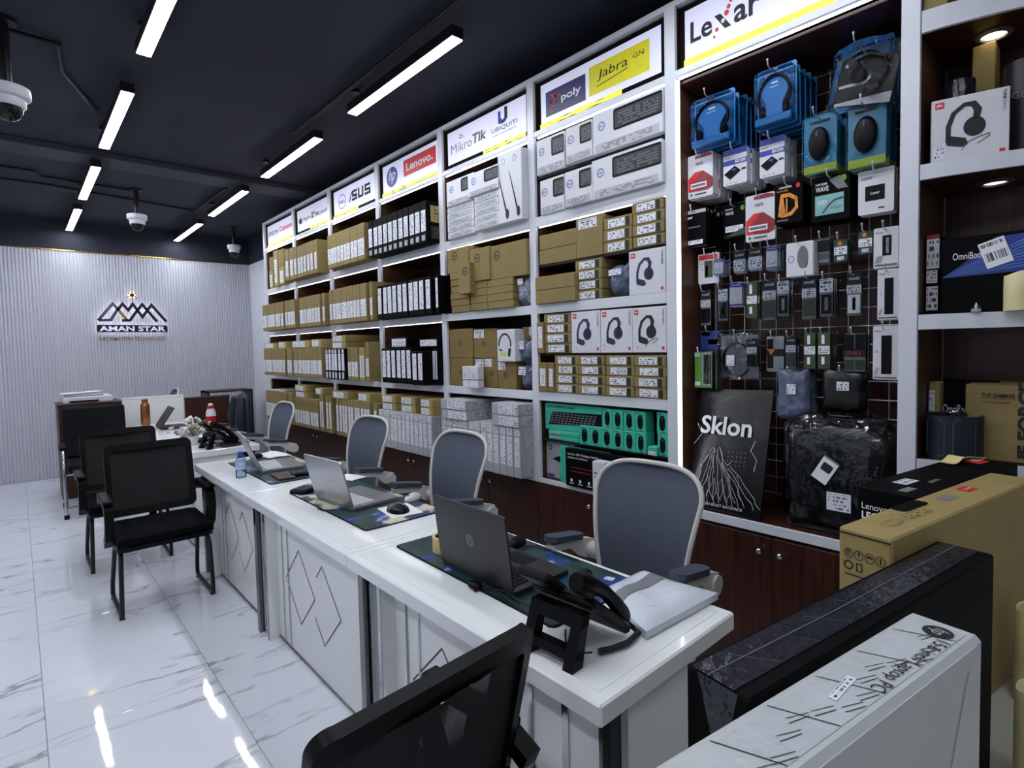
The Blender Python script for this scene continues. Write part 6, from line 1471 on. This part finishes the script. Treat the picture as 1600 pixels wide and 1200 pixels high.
# jacket over the last chair's back
o = thing('jacket', 'black jacket hung over the back of the farthest office chair', 'jacket', (1.66, 6.1, .46), R(-5))
def jk(u, v):
    a = 2*math.pi*u; z = .66*v; w = .19+.09*math.sin(math.pi*min(1, v*1.05))*(1.05-v*.5); d_ = .062-.02*v
    f = 1+.12*math.sin(7*a+3*v)+.06*math.sin(13*a); s = 1 if v < .86 else math.sqrt(max(.02, 1-((v-.86)/.14)**2))
    return (d_*math.cos(a)*f*s+.02*v-.0, w*math.sin(a)*s*(1+.03*math.sin(5*z*10)), z)
B().surf(jk, 40, 16).build('body', 'cloth_navy', o, smooth=True)
for s in (-1, 1): B().tube([(-.02, s*.14, .6), (-.05, s*.2, .42), (-.03, s*.17, .22), (-.02, s*.14, .12)], [.045, .05, .046, .04], 10).build('sleeve', 'cloth_navy', o, smooth=True)
# black visitor chairs
def visitor(label, loc, rz, open_=True):
    t = thing('visitor_chair', label, 'chair', loc, R(rz), 'black mesh visitor chairs')
    B().prism(rrect(-.25, -.245, .22, .245, .05, 5), (0, 0, .40), (1, 0, 0), (0, 1, 0), (0, 0, 1), 0, .035).build('seat_base', 'black_plastic', t)
    def st(u, v):
        k = min(1, 7*min(u, 1-u, v, 1-v)); return (-.25+.47*u, -.24+.48*v, .45+.022*math.sqrt(k)), (0, 0, 1)
    B().slab(st, 12, 12, .045).build('seat', 'fabric_black', t, smooth=True)
    u_ = Vector((.24, 0, .97)).normalized(); n_ = Vector((-.97, 0, .24)).normalized(); oo = Vector((.205, 0, .5))
    W2, HB = .24, .455; b = B()
    def curve(y, z): return oo+u_*z+Vector((0, 1, 0))*y+n_*(.035*(y/W2)**2)
    outer = rrect(-W2, 0, W2, HB, .04, 8); inner = rrect(-W2+.03, .045, W2-.03, HB-.045, .02, 8); m = len(outer)
    for lst in (outer, inner):
        for off in (-.014, .014): b.v += [tuple(curve(y, z)+n_*off) for y, z in lst]
    for i in range(m):
        j = (i+1) % m; b.f += [(i, j, 2*m+j, 2*m+i), (m+i, 3*m+i, 3*m+j, m+j), (i, m+i, m+j, j), (2*m+i, 2*m+j, 3*m+j, 3*m+i)]
    b.build('back_frame', 'black_plastic', t, smooth=True)
    def nt_(u, v): return curve((-W2+.026)+(2*W2-.052)*u, .04+(HB-.08)*v), n_
    B().slab(nt_, 8, 6, .003).build('back_net', 'black_net', t)
    if open_: B().slab(lambda u, v: (curve(-.14+.28*u, .05+(HB-.16)*v)+n_*-.012, n_), 6, 4, .006).build('lumbar_pad', 'fabric_black', t)
    B().tube([(.19, 0, .43), (.24, 0, .47), tuple(curve(0, .03))], .022, 8).build('back_post', 'black_plastic', t, smooth=True)
    B().tube([tuple(curve(-W2+.02, .1)+n_*-.02), tuple(curve(0, .12)+n_*-.03), tuple(curve(W2-.02, .1)+n_*-.02)], .012, 6).build('back_bar', 'black_plastic', t, smooth=True)
    for s in (-1, 1):
        a = thing_part('armrest', t)
        pl_ = [(-.02, .41), (-.09, .46), (-.125, .55), (-.115, .62), (-.06, .652), (.06, .658), (.18, .648), (.25, .615)]
        ab = B()
        for q_ in stroke(pl_, [.05, .05, .042, .04, .036, .032, .034, .04]): ab.prism(q_, (0, s*.262-.022, 0), (1, 0, 0), (0, 0, 1), (0, 1, 0), 0, .044)
        ab.build('arm_loop', 'black_plastic', a)
        B().box(-.12, .2, s*.262-.028, s*.262+.028, .658, .68, .008).build('arm_pad', 'black_plastic', a)
        B().tube([(.12, s*.2, .40), (-.02, s*.215, .39), (-.17, s*.222, .37), (-.2, s*.226, .33), (-.205, s*.232, .1), (-.2, s*.233, .025), (-.17, s*.233, .014), (.18, s*.233, .014), (.215, s*.233, .03), (.205, s*.232, .1), (.11, s*.222, .33), (.08, s*.215, .385), (.0, s*.21, .39)], .0125, 8).build('sled_leg', 'black_metal', t, smooth=True)
        for x_ in (-.18, .19): bx('glide', 'grey_pad', x_-.015, x_+.015, s*.233-.013, s*.233+.013, 0, .006, t, .001)
    return t
visitor('black mesh visitor chair in the middle of the floor, facing the camera', (.612, 4.08, 0), 90)
visitor('black mesh visitor chair behind the middle one, partly hidden', (.56, 5.06, 0), 90)
visitor('black mesh visitor chair cut by the bottom picture edge, seen from behind', (.508, 1.1, 0), -86, False)
# chrome framed chair at the far left
t = thing('chrome_chair', 'black padded chair with chrome frame before the brown cabinet', 'chair', (.56, 6.95, 0), R(88))
B().box(-.24, .22, -.24, .24, .42, .5, .02).build('seat', 'soft_black', t)
b = B().box(-.03, .03, -.255, .255, .0, .5, .018); b.v = [(x_+.22+.2*z_/.9, y_, z_+.5) for x_, y_, z_ in b.v]; b.build('backrest', 'soft_black', t)
for s in (-1, 1):
    B().tube([(-.27, s*.27, .0), (-.27, s*.27, .6), (-.24, s*.27, .64), (.2, s*.27, .64), (.26, s*.26, .6), (.3, s*.26, .0)], .013, 8).build('frame_leg', 'chrome', t, smooth=True)
    B().box(-.26, .1, s*.27-.026, s*.27+.026, .64, .675, .01).build('arm_pad', 'soft_black', t)
    for x_ in (-.27, .3): bx('rubber_foot', 'black_plastic', x_-.02, x_+.02, s*.268-.02, s*.268+.02, -.0, .04, t, .003)
B().cyl((-.27, -.27, .1), (-.27, .27, .1), .009).cyl((-.26, -.26, .41), (-.26, .26, .41), .009).build('cross_rail', 'chrome', t, smooth=True)
# ================================================================== FAR END OF THE ROOM
def zat(px, py, y): return P(px, py, Y=y).z
def xat(px, py, y): return P(px, py, Y=y).x
y = 7.62; x0, x1 = xat(94, 700, y), xat(194, 700, y); zt = zat(150, 629, y)
t = thing('side_cabinet', 'low brown wooden cabinet by the far wall behind the chrome chair', 'cabinet', (x0, y, 0)); wv = x1-x0
bx('carcass', 'wood_side', 0, wv, 0, .5, 0, zt-.02, t, .002); bx('top', 'wood', -.005, wv+.005, -.008, .505, zt-.02, zt, t, .002)
for k in (0, 1):
    dd = bx('door', 'wood', .004+k*wv/2, wv/2-.004+k*wv/2, -.016, 0, .03, zt-.025, t, .001); bx('handle', 'chrome', wv/2-.03+k*.05, wv/2-.022+k*.05, -.026, -.016, zt*.5, zt*.5+.12, dd, 0)
o = thing('printer', 'flat white and grey printer on the brown cabinet', 'printer', (x0+.05, y+.05, zt))
B().box(0, wv-.12, 0, .36, 0, .07, .01).build('body', 'carton_white', o); B().box(.02, wv-.2, .02, .33, .07, .1, .008).build('lid', 'carton_grey', o); B().box(.05, .3, -.012, 0, .012, .03, .002).build('tray_slot', 'black_plastic', o)
tag(B().slab(lambda u, v: ((.34*(u-.5), .24*(v-.5), .002+.012*u*u), (0, 0, 1)), 6, 2, .003).build('paper_stack', 'paper', None, (x0+.2, y+.2, zt+.103), R(12)), 'white papers lying on top of the far printer', 'paper')
y = 7.42
def screen(label, pa, pb_, m, zt_, th=.03):
    xa, xb = xat(*pa, y), xat(*pb_, y); t = thing('desk_screen', label, 'partition', (xa, y, 0))
    bx('panel', m, .004, xb-xa-.004, 0, th, .02, zt_-.02, t, .002); bx('top_cap', m if m != 'wood' else 'wood_side', 0, xb-xa, -.004, th+.004, zt_-.02, zt_, t, .002); bx('foot_rail', 'black_metal', .01, xb-xa-.01, .004, th-.004, 0, .02, t, 0)
y = 7.42
screen('white desk partition behind the copper bottle', (191, 640), (288, 640), 'panel_white', zat(240, 619, y)); screen('dark wooden desk partition behind the red bottle', (289, 640), (360, 640), 'wood', zat(325, 619, y))
p = P(207, 625, Y=7.68); o = thing('round_bin', 'white rounded bin lid showing above the white partition', 'bin', (p.x+.075, 7.66, 0)); B().lathe([(.14, 0), (.165, .86), (.17, .9)], n=22).build('body', 'carton_white', o, smooth=True); B().lathe([(.175, .9), (.172, .94), (.13, .99), (.06, 1.015), (0, 1.02)], n=22).build('lid', 'carton_white', o, smooth=True)
office_chair('dark topped office chair mostly hidden behind the white partition', (P(256, 625, Y=8.3).x-.1, 8.35, 0), 0)
# dark open rack against the right wall
y = 8.35; xa, xb = xat(326, 640, y), xat(396, 640, y); zt = zat(360, 610, y); t = thing('low_rack', 'low black open rack with stacked stock near the far corner', 'rack', (xa, y, 0)); wv = min(xb, WX1-.02)-xa
for k, z_ in enumerate((.04, zt*.36, zt*.68, zt-.02)): bx('shelf_board', 'wood_dark', 0, wv, 0, .4, z_, z_+.02, t, .001)
for x_ in (0, wv-.02): bx('side_panel', 'black_metal', x_, x_+.02, 0, .4, 0, zt, t, .001)
for k in range(5):
    carton('flat_carton', f'flat brown carton on the far low rack, {ORD[k]} from the top', 'box', (xa+.05, y+.08, zt*.7-.0+(.0) - 0 if False else zt*.68+.02+0), (wv-.12, .14, .05), 'kraft_dark', 0) if k == 0 else carton('flat_carton', f'flat brown carton on the far low rack, {ORD[k]} from the top', 'box', (xa+.03, y+.2, [0, zt*.36+.02, zt*.36+.081, .06, .121][k]), (wv-.07, .3, .06), 'kraft_dark' if k % 2 else 'kraft')
# things on the two far desks
p = P(244, 668, Z=DT)
laptop('half open dark laptop beside the copper bottle', p.x, p.y-.12, DT, .32, .24, .23, -32, 'laptop_black', 0)
o = thing('tissue_box', 'white tissue box with blue print on the desk beyond the gap', 'box', (P(300, 682, Z=DT).x, P(300, 682, Z=DT).y, DT), R(10)); B().box(-.06, .06, -.11, .11, 0, .085, .004).build('carton', 'carton_white', o)
shapes('blue_ring', o, frame((-.06, .11, 0), (0, -1, 0), (0, 0, 1)), stroke(ell(.11, .045, .025, .025), .006, True), 'blue_ink'); shapes('blue_ring', o, frame((-.06, -.11, 0), (1, 0, 0), (0, 0, 1)), stroke(ell(.06, .045, .022, .022), .006, True), 'blue_ink')
B().tube([(0, -.02, .08), (.01, 0, .13), (-.01, .03, .16), (.0, .0, .19)], [.02, .045, .035, .006], 8).build('tissue', 'paper', o, smooth=True)
px_ = P(302, 694, Z=DT)
o = thing('dried_flowers', 'bunch of dried white and brown flowers in a small pot', 'flowers', (px_.x, px_.y, DT)); B().lathe([(.03, 0), (.042, .05), (.044, .07), (.036, .066)], n=16).build('pot', 'carton_white', o, smooth=True)
rf = random.Random(4); st2 = B(); pe = B(); lf = B()
for k in range(60):
    a = rf.uniform(0, 6.28); e = rf.uniform(.25, 1.5); L = rf.uniform(.09, .17); tip = (L*math.cos(a)*math.cos(e)*1.1, L*math.sin(a)*math.cos(e)*1.1, .06+L*math.sin(e)); st2.tube([(0, 0, .05), tip], .0012, 4)
    (pe if k % 3 else lf).ball(tip, .014, .014, .011, 7, 5)
for b, nm, m in ((st2, 'stems', 'leaf'), (pe, 'petals', 'petal'), (lf, 'seed_heads', 'leaf')): b.build(nm, m, o)['kind'] = 'stuff'
o = dup(bpy.data.objects['desk_phone'], (1.14, 4.99, DT), R(10), 'black desk phone beside the dried flowers, on the far desk')
tag(bx('document_tray', 'black_plastic', 1.05, 1.4, 5.35, 5.75, DT, DT+.02, None, .004), 'flat black document tray beneath the papers, beyond the gap', 'tray')
tag(B().slab(lambda u, v: ((.21*(u-.5), .3*(v-.5), .004*math.sin(6*u)+.004), (0, 0, 1)), 5, 3, .002).build('paper_sheet', 'paper', None, (1.22, 5.55, DT+.024), R(25)), 'white papers on the black tray beside the red bottle', 'paper')
tag(bx('folder', 'grey_pad', 1.18, 1.4, 4.98, 5.25, DT, DT+.02, None, .004), 'dark grey folder at the near edge of the desk beyond the gap', 'folder')
